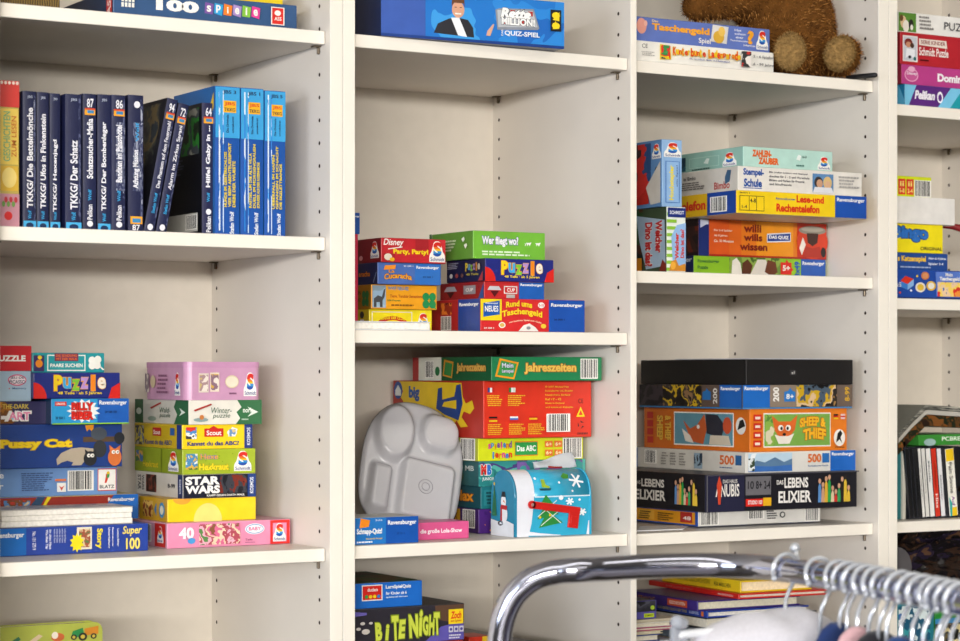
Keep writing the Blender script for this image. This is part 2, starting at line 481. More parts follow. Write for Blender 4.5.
for i, (lab, xl, xr, yt, ttl, v0, v1, ft, nm, wn) in enumerate(specs):
    b = book(lab, xl, xr, yt, zB, .045 + .003 * (i % 3), .125, NAVY)
    if wn:
        worn(b, i)
        if wn == 2 or i == 6: b.r('F', .3, .3, .94, .8, picm([NAVY, '#6b7088', '#30365a', '#a4a8b8'], 300, i + 3, stretch=(1, 1, .3)), 'worn_crease')
    b.t('F', ttl, .28, v0, .74, v1, W_, rot=1, part='title_lettering', bold=.03)
    if ft:
        foot(b); wolf(b, .07, .13); b.t('F', 'JBS', .3, .945, .7, .968, '#aab2c4')
    elif nm > 0:
        num(b, str(nm)); ybadge(b); wolf(b, .22, .3); b.e('F', .5, .05, .22, .022, W_, 'logo'); b.t('F', 'Pelikan', .3, .08, .68, .19, W_, rot=1, part='logo')
    else:
        b.t('F', '87', .25, .012, .75, .055, W_, rot=0); b.r('F', .12, .06, .9, .115, '#f0a628', 'badge').r('F', .25, .07, .8, .1, '#3a86b8', 'badge')
        b.e('F', .55, .93, .2, .025, W_, 'logo'); b.t('F', 'Wolf', .45, .66, .68, .8, LB, rot=1)
cov = picm(['#12131c', '#1a1c26', '#3c3f3a', '#6a5a3a', '#22303a'], 40, 4)
ln1 = math.atan2(XA(166, .05) - XA(143.5, .05), .17)
for lab, xl, xr, yt, n, ttl in (('navy paperback number 94 leaning to the right against its neighbour', 143.8, 154.6, 98, '94', 'Das Phantom auf dem Feuerstuhl'),
                                ('navy paperback number 72 leaning right, in front of the black back cover', 156.0, 166.6, 103, '72', 'Alarm im Zirkus Sarani')):
    b = book(lab, xl, xr, yt, zB + .0, .05, .125, NAVY, lean=ln1, side='#15161f')
    worn(b, int(n)); num(b, n); ybadge(b); b.t('F', ttl, .36, .33, .7, .83, W_, rot=1, part='title_lettering'); b.t('F', 'Stefan Wolf', .36, .14, .66, .29, LB, rot=1)
    b.e('F', .5, .035, .26, .024, W_, 'logo')
    b.r('L', .1, .5, .9, .97, cov, 'picture')
b = book('navy paperback with number 64, its black back cover showing beside the leaning books', 202.2, 214.2, 102.6, zB, .052, .125, '#1f2148', side='#0d0e16')
num(b, '64'); ybadge(b); b.t('F', 'Hilfe! Gaby in ...', .28, .36, .74, .83, W_, rot=1, part='title_lettering', bold=.04); wolf(b, .25, .32)
b.e('F', .5, .175, .22, .022, W_, 'logo').t('F', 'Pelikan', .3, .02, .7, .14, W_, rot=1, part='logo')
b.pic('L', .05, .62, .92, .97, ['#14161c', '#1c2a1c', '#2c7a2e', '#3a3f46', '#8a8a80'], 42, 3)
b.lines('L', .1, .47, .6, .6, 6, '#55586a'); b.r('L', .05, .03, .95, .17, '#b9b7ae', 'barcode').bar('L', .62, .045, .93, .16)
for lab, xl, xr, yt, n, ts in (('thick bright blue book next to the navy paperback with number 64', 215.2, 239.8, 85.6, 'JBS 3', ('HUNDE IM GEISTERSCHLOSS', 'VIER BEIM ABENTEUERSPORT', 'DIEBE DER WUESTE')),
                               ('thick bright blue book between the other two thick blue books', 240.8, 263.6, 87.5, 'JBS 1', ('RAETSEL UM DIE ALTE VILLA', 'DUELL IM MORGENGRAUEN', 'SCHUESSE AUS DER ROSENHECKE')),
                               ('thick bright blue book at the end of the row, next to the bookcase wall', 264.6, 285.6, 90.2, 'JBS 5', ('UEBERFALL IM HAFEN', 'GEFANGEN IM SCHACHT', 'DIE SKELETTBANDE'))):
    b = book(lab, xl, xr, yt, zB, .045, .14, '#1551a3', side='#1a5c9c')
    b.r('F', .01, .655, .99, .995, '#3a9fd8').r('F', .14, .03, .2, .97, picm(['#4d9be0', '#dfeaf4', '#2d7fd0'], 120, xl, stretch=(1, 1, .2)), 'worn_crease')
    b.r('F', .3, .02, .34, .97, picm(['#3a86d8', '#cfe0f2', '#2270c8'], 110, xl + 2, stretch=(1, 1, .2)), 'worn_crease')
    b.t('F', n, .3, .945, .84, .975, '#1c2a4c', bold=.02)
    b.r('F', .32, .825, .84, .905, '#f2b21e', 'badge').t('F', 'TKKG', .36, .833, .8, .857, '#20283c', part='badge').t('F', 'JBS', .36, .868, .8, .895, '#d2322a', part='badge')
    b.t('F', 'Die Originale', .44, .69, .56, .81, '#1c2a4c', rot=1).t('F', 'ungekürzt', .66, .69, .76, .8, '#1c2a4c', rot=1)
    for k, (s, v1) in enumerate(zip(ts, (.56, .62, .5))):
        b.t('F', s, .34 + k * .17, .19, .46 + k * .17, v1, '#efd21e', rot=1, part='title_lettering', bold=.03)
    b.t('F', 'Stefan Wolf', .56, .01, .74, .16, '#eef2f6', rot=1)
    b.r('L', .0, .82, .97, 1, '#1d5d9c').p('L', [(.74, .72), (.97, .96), (.97, .86), (.84, .72)], '#e4b92a')

# ================================================================== BAY 1, third shelf: left stack
G2 = 'stacked boxes on the lower left shelf, left pile'
zC = Z['C1']
b0 = bx('puzzle_box', 'deep blue puzzle box with 100 in yellow under the thick white board book', 'puzzle box', G2, -12, 148.3, 525.8, zC, .10, '#24419a', dep=.27, h=.0375)
f = lambda px: (px + 12) / 160.3
b0.ravens('F', .005, .02, f(25), .98, '#1467b8').t('F', 'No. 131 273 9', f(31), .2, f(34.5), .85, '#e8e8f0', rot=2)
b0.t('F', 'Wie Mein Tier', f(44), .2, f(46.5), .9, '#e8e8f0', rot=2).t('F', 'im alten Haus', f(47.5), .2, f(50), .9, '#e8e8f0', rot=2)
for k in range(5): b0.t('F', 'suche die Paare', f(52 + 2.6 * k), .42, f(53.8 + 2.6 * k), .92, '#b9c0dc', rot=2, part='small_print')
b0.r('F', f(75), .15, f(90), .95, '#e9e2cc').pic('F', f(77), .22, f(88.5), .88, ['#5a7a4a', '#a0523a', '#d8c49a', '#3a4a3a'], 130, 2)
b0.p('F', [(f(75 + (7.5 if k % 2 else 4.8) * math.cos(k * PI / 10)), .4 + (.36 if k % 2 else .24) * math.sin(k * PI / 10)) for k in range(20)], '#f4de1e', 'star_badge')
b0.t('F', 'Story', f(93.5), .15, f(101), .88, '#f2dc28', rot=2, bold=.04).t('F', 'Unterhaltung', f(106), .15, f(108.5), .9, '#e8e8f0', rot=2).t('F', 'Ravensburger', f(110), .2, f(112), .9, '#e8e8f0', rot=2).t('F', 'Lustige Bilder', f(115), .2, f(117.5), .85, '#e8e8f0', rot=2)
b0.t('F', 'Super', f(121), .56, f(141), .93, '#f4de6a', None, 'title_lettering', .02, .2).t('F', '100', f(124.5), .08, f(139), .5, '#f4de6a', None, 'title_lettering', .03)
zt = b0.zt + .0004
# white book, fore edge forward
def flatbook(label, xc, xr, yt, zb, Y, r, col, pages='#efebe2', xl=None, dep=.2, h=None, spine='B', name='book', cat='book', group=None, board=.0014, layers=0, topm=None, inset=.003, rr=None, w=None):
    C = (XA(xc, Y), Y); r = math.radians(r)
    u = (math.cos(r), math.sin(r)); v = (-math.sin(r), math.cos(r))
    w = w or hit(C, u, xr)
    if xl is not None: dep = hit(C, v, xl)
    h = h or ZA(yt, *C) - zb
    root = empty(name, (C[0], C[1], zb), r)
    bm = bmesh.new()
    cube(bm, 0, 0, 0, w, dep, board, 0, board * .3, 1); cube(bm, 0, 0, h - board, w, dep, h, 0, board * .3, 1)
    for fc in bm.faces:
        if fc.normal.z > .8 and fc.calc_center_median().z > h * .6: fc.material_index = 1
    if spine == 'L': cube(bm, -.0004, 0, 0, board, dep, h, 0, board * .3, 1)
    elif spine == 'F': cube(bm, 0, -.0004, 0, w, board, h, 0, board * .3, 1)
    else: cube(bm, 0, dep - board, 0, w, dep, h, 0, board * .3, 1)
    bm_obj('cover', bm, [M(col), M(topm or col)], root)
    bm = bmesh.new()
    x0 = board + .0002 if spine == 'L' else inset; y0 = board + .0002 if spine == 'F' else inset
    y1 = dep - board - .0002 if spine == 'B' else dep - inset
    zz0, zz1 = board + .0001, h - board - .0001
    if layers:
        hh = (zz1 - zz0) / layers
        for k in range(layers): cube(bm, x0 + .0008 * (k % 2), y0 + .0008 * (k % 2), zz0 + k * hh, w - inset - .001 * (k % 2), y1, zz0 + (k + 1) * hh - .0003, 0, .0006, 1)
    else: cube(bm, x0, y0, zz0, w - inset, y1, zz1)
    bm_obj('pages', bm, mat(pages, .8, var=.1, scale=220), root)
    tag(root, label, cat, group)
    b = Box(root, w, dep, h); b.zt = zb + h; BOXES.append(b); return b
flatbook('thick white board book lying with bare page edges on the deep blue box', 1, 133, 510.5, zt, .105, 0, '#d5d0c6', dep=.085, layers=3, group=None, inset=.0004, board=.0007,
         topm=picm(['#b9b5b0', '#d8d4cc', '#8f9aa8', '#c9b8a8'], 50, 1))
b = bx('game_box', 'yellow, brown and blue box squeezed behind the thick white board book', 'game box', G2, -10, 138.4, 495.5, zt, .195, '#1661b4', dep=.18, h=.0352, top='#c9b98a')
f = lambda px: (px + 10) / 148.4
b.r('F', 0, 0, f(104), .97, '#9a3020').p('F', [(f(33), 0), (f(46), .98), (f(52), .98), (f(112), .98), (f(103), .6), (f(44), .55), (f(38), 0)], '#e8cf1c').p('F', [(f(44), .62), (f(50), .97), (f(113), .97), (f(106), .62)], '#8e2a1e')
b.p('F', [(f(30), .7), (f(36), .97), (f(44), .97), (f(34), .3)], '#2a4a6a').pic('F', f(3), .22, f(29), .88, ['#d8c090', '#5a8ac0', '#7a4a2a', '#c0392b', '#e8d8b0'], 90, 5).pic('F', f(36), .05, f(102), .5, ['#efe8d8', '#e9dfc4', '#c06a4a', '#f3efe4'], 70, 6)
b.t('F', 'Ravensburger', f(107), .68, f(134), .88, '#f0eee8', part='logo')
zt = b.zt
b = bx('puzzle_box', 'light blue box with a barcode and a parrot logo', 'puzzle box', G2, -12, 117.2, 469, zt, .2, '#6f96cc', dep=.18)
f = lambda px: (px + 12) / 129.2
b.bar('F', f(66.5), .16, f(93), .88).r('F', f(97), .13, f(116), .92, '#d8412e', 'logo').r('F', f(97.7), .16, f(115.3), .89, '#f5f2ec', 'logo')
b.t('F', 'BLATZ', f(99), .22, f(114), .34, '#2c3440', part='logo').p('F', [(f(104), .4), (f(106), .42), (f(109), .72), (f(108), .82), (f(105.5), .72)], '#d8351f', 'logo').p('F', [(f(106), .58), (f(108.5), .6), (f(109.3), .74), (f(107), .78)], '#2f9a4a', 'logo').e('F', f(107.6), .77, .012, .05, '#f0c81e', 'logo')
b.lines('F', f(20), .2, f(52), .85, 9, '#405a88').r('F', f(55), .14, f(64), .46, '#f4f1ea', 'quality_mark').p('F', [(f(57), .36), (f(59.5), .18), (f(62.5), .36), (f(59.5), .3)], '#d8351f', 'quality_mark').r('F', f(53), .52, f(64), .6, '#e07a4a', 'quality_mark')
b.t('F', 'e', f(-2), .66, f(2.2), .82, '#eef2f8').t('F', 'r', f(-2), .28, f(2), .44, '#eef2f8')
zt = b.zt
b = bx('game_box', 'big navy box with fat yellow lettering and cartoon cats', 'game box', G2, -12, 122.3, 425, zt, .185, '#1c3d84', dep=.19)
f = lambda px: (px + 12) / 134.3
b.t('F', 'Pussy Cat', f(-1), .42, f(71), .66, '#f6d21a', '#c9a010', 'title_lettering', .05)
b.p('F', [(f(84), .96), (f(93), .98), (f(92), .8), (f(88), .88), (f(86), .82)], '#e8941e', 'picture').r('F', f(82), .58, f(115), .7, '#5a4634', 'picture').e('F', f(98), .77, .062, .15, '#4a525c', 'picture').e('F', f(119), .66, .04, .14, '#23262c', 'picture')
b.p('F', [(f(a), c) for a, c in ((56, .06), (55, .2), (60, .34), (70, .44), (80, .46), (96, .42), (92, .3), (84, .16), (80, .05), (70, .05), (72, .12), (66, .16), (60, .12))], '#b9ab96', 'picture')
b.e('F', f(99), .42, .05, .2, '#33363a', 'picture').e('F', f(89), .2, .05, .17, '#26282c', 'picture').p('F', [(f(84), .3), (f(83.5), .42), (f(88), .34)], '#26282c', 'picture').p('F', [(f(91), .34), (f(95), .42), (f(95), .28)], '#26282c', 'picture')
b.e('F', f(114), .22, .052, .2, '#d8743a', 'picture').p('F', [(f(109), .36), (f(108.5), .5), (f(113), .42)], '#d8743a', 'picture').p('F', [(f(115), .42), (f(120), .5), (f(119), .34)], '#d8743a', 'picture')
for a, c in ((87.5, .27), (91, .27), (112.5, .34), (116.5, .34)):
    b.e('F', f(a), c, .014, .045, '#f2efe6', 'picture').e('F', f(a + .4), c, .005, .018, '#14161a', 'picture')
zt = b.zt
ba = bx('game_box', 'dark purple box with big pastel letters, beside the paint splash box', 'game box', G2, -18, 47.3, 401.5, zt, .185, '#2d2a56', dep=.17)
f = lambda px: (px + 18) / 65.3
ba.p('F', [(f(-16), .06), (f(-16), .95), (f(4), .98), (f(10), .8), (f(17), .2), (f(12), .05)], picm(['#7a4a14', '#a86a1c', '#8a5418', '#c08428'], 60, 2), 'picture')
ba.t('F', 'THE-DARK', f(2), .68, f(28.5), .88, '#d9c04a').t('F', '-ART', f(1), .16, f(31), .58, '#f0ede8', '#f0ede8', 'title_lettering', .05)
for k, c in enumerate(('#e88ab0', '#f0c23a', '#58b4e0')): ba.t('F', 'ART', f(8.2), .2, f(30), .54, c, None, 'title_lettering', .03) if k == 0 else ba.r('F', f(9 + k), .2 + .01 * k, f(11 + k), .28, c, 'title_lettering')
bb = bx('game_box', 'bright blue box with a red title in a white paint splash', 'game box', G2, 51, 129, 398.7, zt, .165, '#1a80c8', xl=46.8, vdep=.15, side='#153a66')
f = lambda px: (px - 51) / 78
bb.r('F', f(51.5), .03, f(97), .98, '#2a9bd6').ravens('F', f(97), .02, .995, .98, '#1b5cb4', (.72, .94)).p('F', [(f(83 + (17 if k % 2 else 12) * math.cos(k * PI / 13)), .52 + (.52 if k % 2 else .38) * .9 * math.sin(k * PI / 13)) for k in range(26)], '#eef2f4', 'splash')
bb.t('F', 'BILLY', f(71), .54, f(93), .84, '#d8261c', '#8e1a14', 'title_lettering', .05).t('F', 'BIBER', f(71), .18, f(93), .5, '#d8261c', '#8e1a14', 'title_lettering', .05)
bb.r('F', f(54.5), .72, f(66), .88, '#d8261c').t('F', 'LERNSPIEL', f(55.5), .76, f(65), .84, '#f4f0e8').t('F', '20 500 1', f(55), .2, f(64), .3, '#12385c').r('F', 0.01, .0, .99, .05, '#8cc63a').t('F', '20 500 101', f(104), .42, f(116), .52, '#12305c')
zt2 = bb.zt
ba2 = bx('puzzle_box', 'pale blue box with a pink oval logo, under the glossy red box', 'puzzle box', G2, -18, 31.2, 371, ba.zt, .185, '#a9c3d6', dep=.17)
f = lambda px: (px + 18) / 49.2
ba2.e('F', f(17), .7, .19, .19, '#d8557f', 'logo').e('F', f(17), .7, .17, .15, '#f4e4ea', 'logo').t('F', 'JEU DE', f(10), .72, f(24), .82, '#3a3f5c', part='logo').t('F', 'PICASSO', f(9), .58, f(25), .7, '#3a3f5c', part='logo').t('F', 'Memory', f(12), .38, f(26), .46, '#2a5a8a').e('F', f(9), .42, .012, .02, '#d8261c')
bb2 = bx('puzzle_box', 'dark blue Puzzle box with rainbow letters, under the teal box with a clover', 'puzzle box', G2, 33.4, 120, 372.6, zt2, .175, '#1d2a7c', dep=.14)
def puzzle48(b, face, fr=lambda x: x):
    b.e(face, .0, .0, .15, .62, '#d8241c', 'corner_patch', a0=0, a1=PI / 2).p(face, [(0, 0), (.15, 0), (.1, .45), (0, .62)], '#d8241c', 'corner_patch').p(face, [(1, 0), (.86, 0), (.9, .42), (1, .62)], '#d8241c', 'corner_patch')
    b.multi(face, 'Puzzle', .23, .34, .83, .93, ['#f5d41e', '#3aa8e0', '#7cc03a', '#b78fd0', '#ee8420', '#f3ead8'], '#e8a21c')
    b.t(face, '48 Teile · ab 5 Jahren', .27, .13, .78, .27, '#f5d41e')
puzzle48(bb2, 'F')
ba3 = bx('puzzle_box', 'glossy red box with white PUZZLE lettering, on the pale blue box', 'puzzle box', G2, -18, 31.8, 345.5, ba2.zt, .185, '#c8202a', dep=.17)
f = lambda px: (px + 18) / 49.8
ba3.t('F', 'PUZZLE', f(-6), .38, f(25.5), .62, '#f6f3ee', None, 'title_lettering', .05)
bb3 = bx('game_box', 'teal box with a white clover leaf and a white framed title', 'game box', G2, 32.4, 104.5, 352.6, bb2.zt, .18, '#1f97a0', dep=.1)
bb3.r('F', .015, .06, .16, .86, '#3a2a62', 'picture').e('F', .09, .45, .05, .2, '#e88a1e', 'picture').e('F', .1, .76, .03, .1, '#f0c81e', 'picture')
bb3.r('F', .2, .08, .73, .9, '#f0efe6', 'frame_line').r('F', .215, .14, .715, .84, '#1f97a0', 'frame_line').r('F', .3, .58, .63, .97, '#7a3250').t('F', 'DIE SENDUNG', .32, .8, .61, .92, '#e8742a').t('F', 'MIT DER MAUS', .32, .63, .61, .75, '#e8742a')
bb3.t('F', 'PAARE SUCHEN', .24, .27, .69, .46, '#f4f2ea', None, 'title_lettering', .03)
for a, c in ((.82, .62), (.9, .66), (.82, .36), (.89, .38)): bb3.e('F', a, c, .05, .2, '#f2f1ea', 'clover')
bb3.p('F', [(.86, .5), (.97, .12), (.99, .16), (.88, .5)], '#f2f1ea', 'clover')

# ================================================================== BAY 1, third shelf: right stack
G3 = 'stacked boxes on the lower left shelf, right pile'
b = bx('puzzle_box', 'pink puzzle box with a white 40, at the bottom of its pile', 'puzzle box', G3, 167, 290.4, 520.3, zC, .112, '#e38fb0', xl=136.5, vdep=.2, h=.0352, side='#cf9aae')
b.schmidt('F', .855, .12, .96, .85).r('F', .83, .02, .85, .98, '#d8261c').r('F', .965, .02, .99, .98, '#d8261c').r('F', .83, .87, .99, .98, '#d8261c').r('F', .83, .02, .99, .1, '#d8261c')
b.t('F', '40', .09, .36, .21, .82, '#f7eef2', None, 'title_lettering', .05).e('F', .19, .28, .03, .12, '#4a9ad8').pic('F', .25, .1, .58, .92, ['#5a8a4a', '#e8b0c0', '#b04a5a', '#e8d0b0', '#d86a90', '#8a5a3a'], 75, 4)
b.e('F', .7, .66, .08, .22, '#f6eef2', 'logo').e('F', .7, .66, .072, .19, '#4a9ac8', 'logo').e('F', .7, .66, .066, .16, '#f6eef2', 'logo').t('F', 'BABY', .65, .6, .75, .74, '#d84a8a', part='logo').t('F', 'Teile', .62, .2, .68, .28, '#8a4a6a').lines('F', .62, .1, .74, .17, 1, '#a86a88')
b.bar('L', .2, .18, .5, .9).r('L', .62, .04, .96, .96, '#c8281f').schmidt('L', .7, .2, .9, .85)
z1 = b.zt
b = bx('game_box', 'plain yellow box with a pale orange sun, just above the pink box with a 40', 'game box', G3, 167.4, 256, 497.4, z1, .13, '#f2d21e', xl=139, h=.0326, side='#c79a1c')
b.e('F', .45, .0, .16, .78, '#f3dd7a', 'sun_spot', a0=0, a1=PI).e('F', .16, 1., .1, .25, '#f0a83a', 'sun_spot', a0=PI, a1=2 * PI)
b.pic('L', .15, .15, .5, .85, ['#a8762a', '#6a4a1a', '#d8b05a', '#8a3a1a'], 90, 2).p('L', [(.55, .5), (.63, .8), (.63, .2)], '#2a7ab8', 'age_mark').e('L', .82, .5, .1, .33, '#3a8ab8', 'age_mark').e('L', .82, .5, .06, .2, '#e8e0c0', 'age_mark')
z2 = b.zt
b = bx('game_box', 'black box with a white end and bold white lettering, above the plain yellow box', 'game box', G3, 183, 256, 470, z2, .125, '#15182c', xl=135.5, h=.0335, side='#c9c3b8')
b.t('F', 'STAR', .03, .56, .5, .92, '#f2f0ea', None, 'title_lettering', .05).t('F', 'WARS', .03, .2, .5, .54, '#f2f0ea', None, 'title_lettering', .05).pic('F', .5, .2, .87, .95, ['#0e0f16', '#1a1c24', '#3a3c44', '#7a2a1c', '#0e0f16'], 70, 4).r('F', .3, .06, .86, .19, '#0c0d12').t('F', 'KAMPF GEGEN DARTH MAUL', .32, .07, .84, .16, '#e8e6e0').r('F', .88, .02, .995, .98, '#1c3a7c').t('F', 'KOSMOS', .91, .16, .96, .84, '#e8ecf4', rot=1)
b.r('L', .9, .01, .995, .99, '#1d2a5a').t('L', 'KOSMOS', .93, .2, .965, .8, '#cfd4e4', rot=1).t('L', 'STAR', .06, .2, .13, .85, '#20222a', rot=2).t('L', 'WARS', .15, .2, .2, .85, '#20222a', rot=2).pic('L', .24, .15, .46, .9, ['#2a1c16', '#7a3a2a', '#141418', '#a87a5a'], 80, 5).t('L', '8-99', .7, .4, .85, .58, '#3a3a40')
z3 = b.zt
b = bx('game_box', 'lime green box with yellow title and white bell logo', 'game box', G3, 182.3, 255.6, 442.6, z3, .13, '#a3b62a', xl=134.5, h=.0355, side='#8a9a22')
b.schmidt('F', .7, .1, .94, .9).pic('F', .04, .2, .2, .82, ['#e8e6d8', '#4a8ab8', '#d8b04a', '#3a6a3a'], 110, 3).t('F', 'Hexe', .24, .6, .48, .8, '#e8a42a', '#2a6ab0').t('F', 'Hexkraut', .22, .16, .62, .42, '#f0dc2a', '#c8a81c', 'title_lettering', .03)
for k in range(14): b.e('F', .22 + (k * .137) % .46, .1 + (k * .31) % .8, .008, .03, '#86a020')
b.schmidt('L', .72, .1, .93, .9).t('L', 'Hexkraut', .2, .2, .52, .45, '#e0c424').pic('L', .05, .4, .2, .85, ['#3a6a4a', '#d8a84a', '#4a7ab0'], 100, 4).r('L', .585, .02, .6, .98, '#6a7a1a')
z4 = b.zt
b = bx('game_box', 'yellow box with a red and white logo and navy end, above the lime green box', 'game box', G3, 182, 252.6, 417.4, z4, .13, '#f2cf1a', xl=134.4, h=.0345, side='#c2a41c')
b.r('F', .88, .01, .995, .99, '#22367c').t('F', 'KOSMOS', .915, .14, .965, .86, '#dfe4f0', rot=1).r('F', .31, .5, .58, .84, '#c8261e', 'logo').p('F', [(.38, .84), (.44, .94), (.5, .84)], '#c8261e', 'logo').t('F', 'Scout', .34, .56, .55, .76, '#f6f2ea', part='logo').t('F', 'Kannst du das ABC?', .07, .14, .8, .32, '#22367c', None, 'title_lettering', .035)
b.pic('F', .05, .42, .2, .9, ['#d8342a', '#4a8ac8', '#f4f0e6', '#3a3a44'], 120, 1).e('F', .7, .66, .07, .14, '#e8ecf0').p('F', [(.64, .5), (.7, .9), (.78, .8), (.74, .5)], '#f3f0e8').pic('F', .66, .5, .75, .8, ['#f3f0e8', '#6a90c0', '#d8c090'], 120, 7)
b.r('L', .9, .01, .995, .99, '#22367c').r('L', .4, .5, .58, .84, '#b2261e').t('L', 'Scout', .42, .56, .56, .74, '#efe8dc').t('L', 'Kannst du das ABC?', .24, .14, .8, .34, '#22367c').pic('L', .03, .1, .22, .9, ['#a8a090', '#3a3a44', '#c8b440', '#5a6a8a'], 110, 6).r('L', .77, .55, .86, .85, '#2a5a9a')
z5 = b.zt
b = bx('puzzle_box', 'white and green puzzle box lying under the pink tin', 'puzzle box', G3, 188.6, 261.6, 387.8, z5, .125, '#e2ded2', xl=135.2, h=.0345, side='#c9c6ba')
b.p('F', [(.64, 0), (.7, .25), (.65, .5), (.72, .7), (.66, 1), (1, 1), (1, 0)], '#2f6a40').t('F', 'noris', .74, .48, .88, .68, '#e8ece0', part='logo').p('F', [(.8, .3), (.95, .5), (.8, .72), (.86, .5)], '#dfe8dc', 'logo').lines('F', .72, .16, .86, .26, 1, '#b8ccb8')
b.t('F', 'Winter-', .3, .46, .58, .7, '#3a5a44', None, 'title_lettering', 0, .2).t('F', 'puzzle', .32, .22, .56, .46, '#3a5a44', None, 'title_lettering', 0, .2).p('F', [(.06, .6), (.3, .86), (.31, .8), (.08, .54)], '#a8322a').e('F', .16, .2, .1, .08, '#8aa0a0').e('F', .17, .3, .03, .1, '#c87a3a')
b.r('L', 0, 0, .16, 1, '#2a5a38').p('L', [(.74, 0), (.8, .4), (.74, .7), (.78, 1), (1, 1), (1, 0)], '#2f6440').e('L', .08, .5, .05, .14, '#cfd8c8').p('L', [(.84, .34), (.95, .5), (.84, .68), (.88, .5)], '#dfe8dc', 'logo').p('L', [(.3, .66), (.5, .9), (.51, .84), (.32, .6)], '#a8322a').t('L', 'Wald-', .48, .46, .68, .68, '#3a5a44', None, 'title_lettering', 0, .2).t('L', 'puzzle', .48, .22, .68, .44, '#3a5a44', None, 'title_lettering', 0, .2).e('L', .34, .2, .08, .1, '#8a9a8a')
z6 = b.zt
# pink tin with rounded corners and a lid
C = (XA(186, .125), .125); w = XA(261.4, .125) - C[0]; d = hit(C, (0, 1), 144.5); hh = ZA(361.8, *C) - z6
def roundrect(bm, x0, y0, z0, x1, y1, z1, rad, n=6, mi=0):
    ring = []
    for cx_, cy_, a0 in ((x1 - rad, y1 - rad, 0), (x0 + rad, y1 - rad, PI / 2), (x0 + rad, y0 + rad, PI), (x1 - rad, y0 + rad, 1.5 * PI)):
        for k in range(n + 1):
            a = a0 + PI / 2 * k / n; ring.append((cx_ + rad * math.cos(a), cy_ + rad * math.sin(a)))
    lo = [bm.verts.new((x, y, z0)) for x, y in ring]; hi = [bm.verts.new((x, y, z1)) for x, y in ring]; m = len(ring)
    for i in range(m):
        f_ = bm.faces.new([lo[i], lo[(i + 1) % m], hi[(i + 1) % m], hi[i]]); f_.material_index = mi
    bm.faces.new(lo[::-1]).material_index = mi; bm.faces.new(hi).material_index = mi
bm = bmesh.new(); roundrect(bm, 0, 0, 0, w, d, hh - .006, .012)
o = bm_obj('game_tin', bm, mat('#c795b4', .3)); o.location = (C[0], C[1], z6)
tag(o, 'pink metal tin with rounded corners, on top of a pile of boxes', 'tin', G3)
bm = bmesh.new(); roundrect(bm, -.0008, -.0008, hh - .008, w + .0008, d + .0008, hh, .0128); bm_obj('lid', bm, mat('#c28db0', .3), o)
b = Box(o, w, d, hh); b.zt = z6 + hh; BOXES.append(b)
b.schmidt('F', .76, .1, .93, .72).e('F', .6, .48, .09, .17, '#d8c8a0').e('F', .6, .48, .08, .14, '#e6dcc4').r('F', .16, .2, .29, .7, '#dccfc0').r('F', .31, .22, .43, .72, '#e3d4c0').pic('F', .17, .24, .28, .66, ['#e8dcd0', '#a8888a', '#c8b070'], 120, 2).pic('F', .32, .26, .42, .68, ['#e8dcd0', '#8a6a7a', '#d0a84a'], 120, 3).lines('F', .56, .14, .66, .22, 1, '#7a4a6a')
b.schmidt('L', .74, .12, .87, .72).lines('L', .36, .16, .66, .7, 5, '#8a5a78').e('L', .27, .48, .06, .17, '#d0bc9a').pic('L', .08, .2, .18, .7, ['#d8c8c0', '#8a7a80'], 100, 3)

# green board book standing at the bottom left
r0 = empty('board_book', (XA(-8, .12), .12, ZDf))
hbk = ZA(624, XA(60, .12), .12) - ZDf; wbk = XA(102.5, .12) - XA(-8, .12)
def rr2(bm, w, h, r_, y0, y1, mi=0, sides=(1, 1, 1, 1)):
    ring = []
    for cx_, cz_, a0, on in ((w - r_, h - r_, 0, 1), (r_, h - r_, PI / 2, 1), (r_, r_, PI, 1), (w - r_, r_, 1.5 * PI, 1)):
        for k in range(6):
            a = a0 + PI / 2 * k / 5; ring.append((cx_ + r_ * math.cos(a), cz_ + r_ * math.sin(a)))
    A = [bm.verts.new((x, y0, z)) for x, z in ring]; B = [bm.verts.new((x, y1, z)) for x, z in ring]; m = len(ring)
    for i in range(m): bm.faces.new([A[i], A[(i + 1) % m], B[(i + 1) % m], B[i]])
    bm.faces.new(A); bm.faces.new(B[::-1])
    bmesh.ops.recalc_face_normals(bm, faces=bm.faces)
bm = bmesh.new(); rr2(bm, wbk, hbk, .012, 0, .0018); rr2(bm, wbk, hbk, .012, .022, .0238); bm_obj('cover', bm, mat('#b5bd52', .3), r0)
bm = bmesh.new()
for k in range(5): rr2(bm, wbk - .012, hbk - .0015, .01, .002 + k * .004, .0056 + k * .004)
bm_obj('pages', bm, mat('#ece7da', .7), r0)
tag(r0, 'lime green board book with a green tractor picture, standing at the bottom left', 'book')
b = Box(r0, wbk, .024, hbk); BOXES.append(b)
f = lambda px: (px + 8) / 110.5
k_ = lambda py: 1 - (py - 624) / (hbk * F / DP(XA(60, .12), .12))
b.p('F', [(f(8), k_(640)), (f(18), k_(634)), (f(20), k_(637)), (f(12), k_(643))], '#3a7a5a', 'picture').p('F', [(f(26), k_(641)), (f(38), k_(633)), (f(42), k_(635)), (f(30), k_(644))], '#e0c8a8', 'picture').e('F', f(57), k_(637), .06, .03, '#d06a3a', 'picture').e('F', f(54), k_(635), .03, .025, '#f0e6d8', 'picture')
b.p('F', [(f(70), k_(638)), (f(72), k_(632)), (f(82), k_(629)), (f(84), k_(638))], '#2a8a4a', 'picture').p('F', [(f(84), k_(637)), (f(84), k_(630)), (f(98), k_(628)), (f(98), k_(636))], '#d88a2a', 'picture')
for a, q in ((73, .028), (82, .04), (93, .028)): b.e('F', f(a), k_(638), q, q * .72, '#2a2c2a', 'picture').e('F', f(a), k_(638), q * .5, q * .36, '#d8c04a', 'picture')

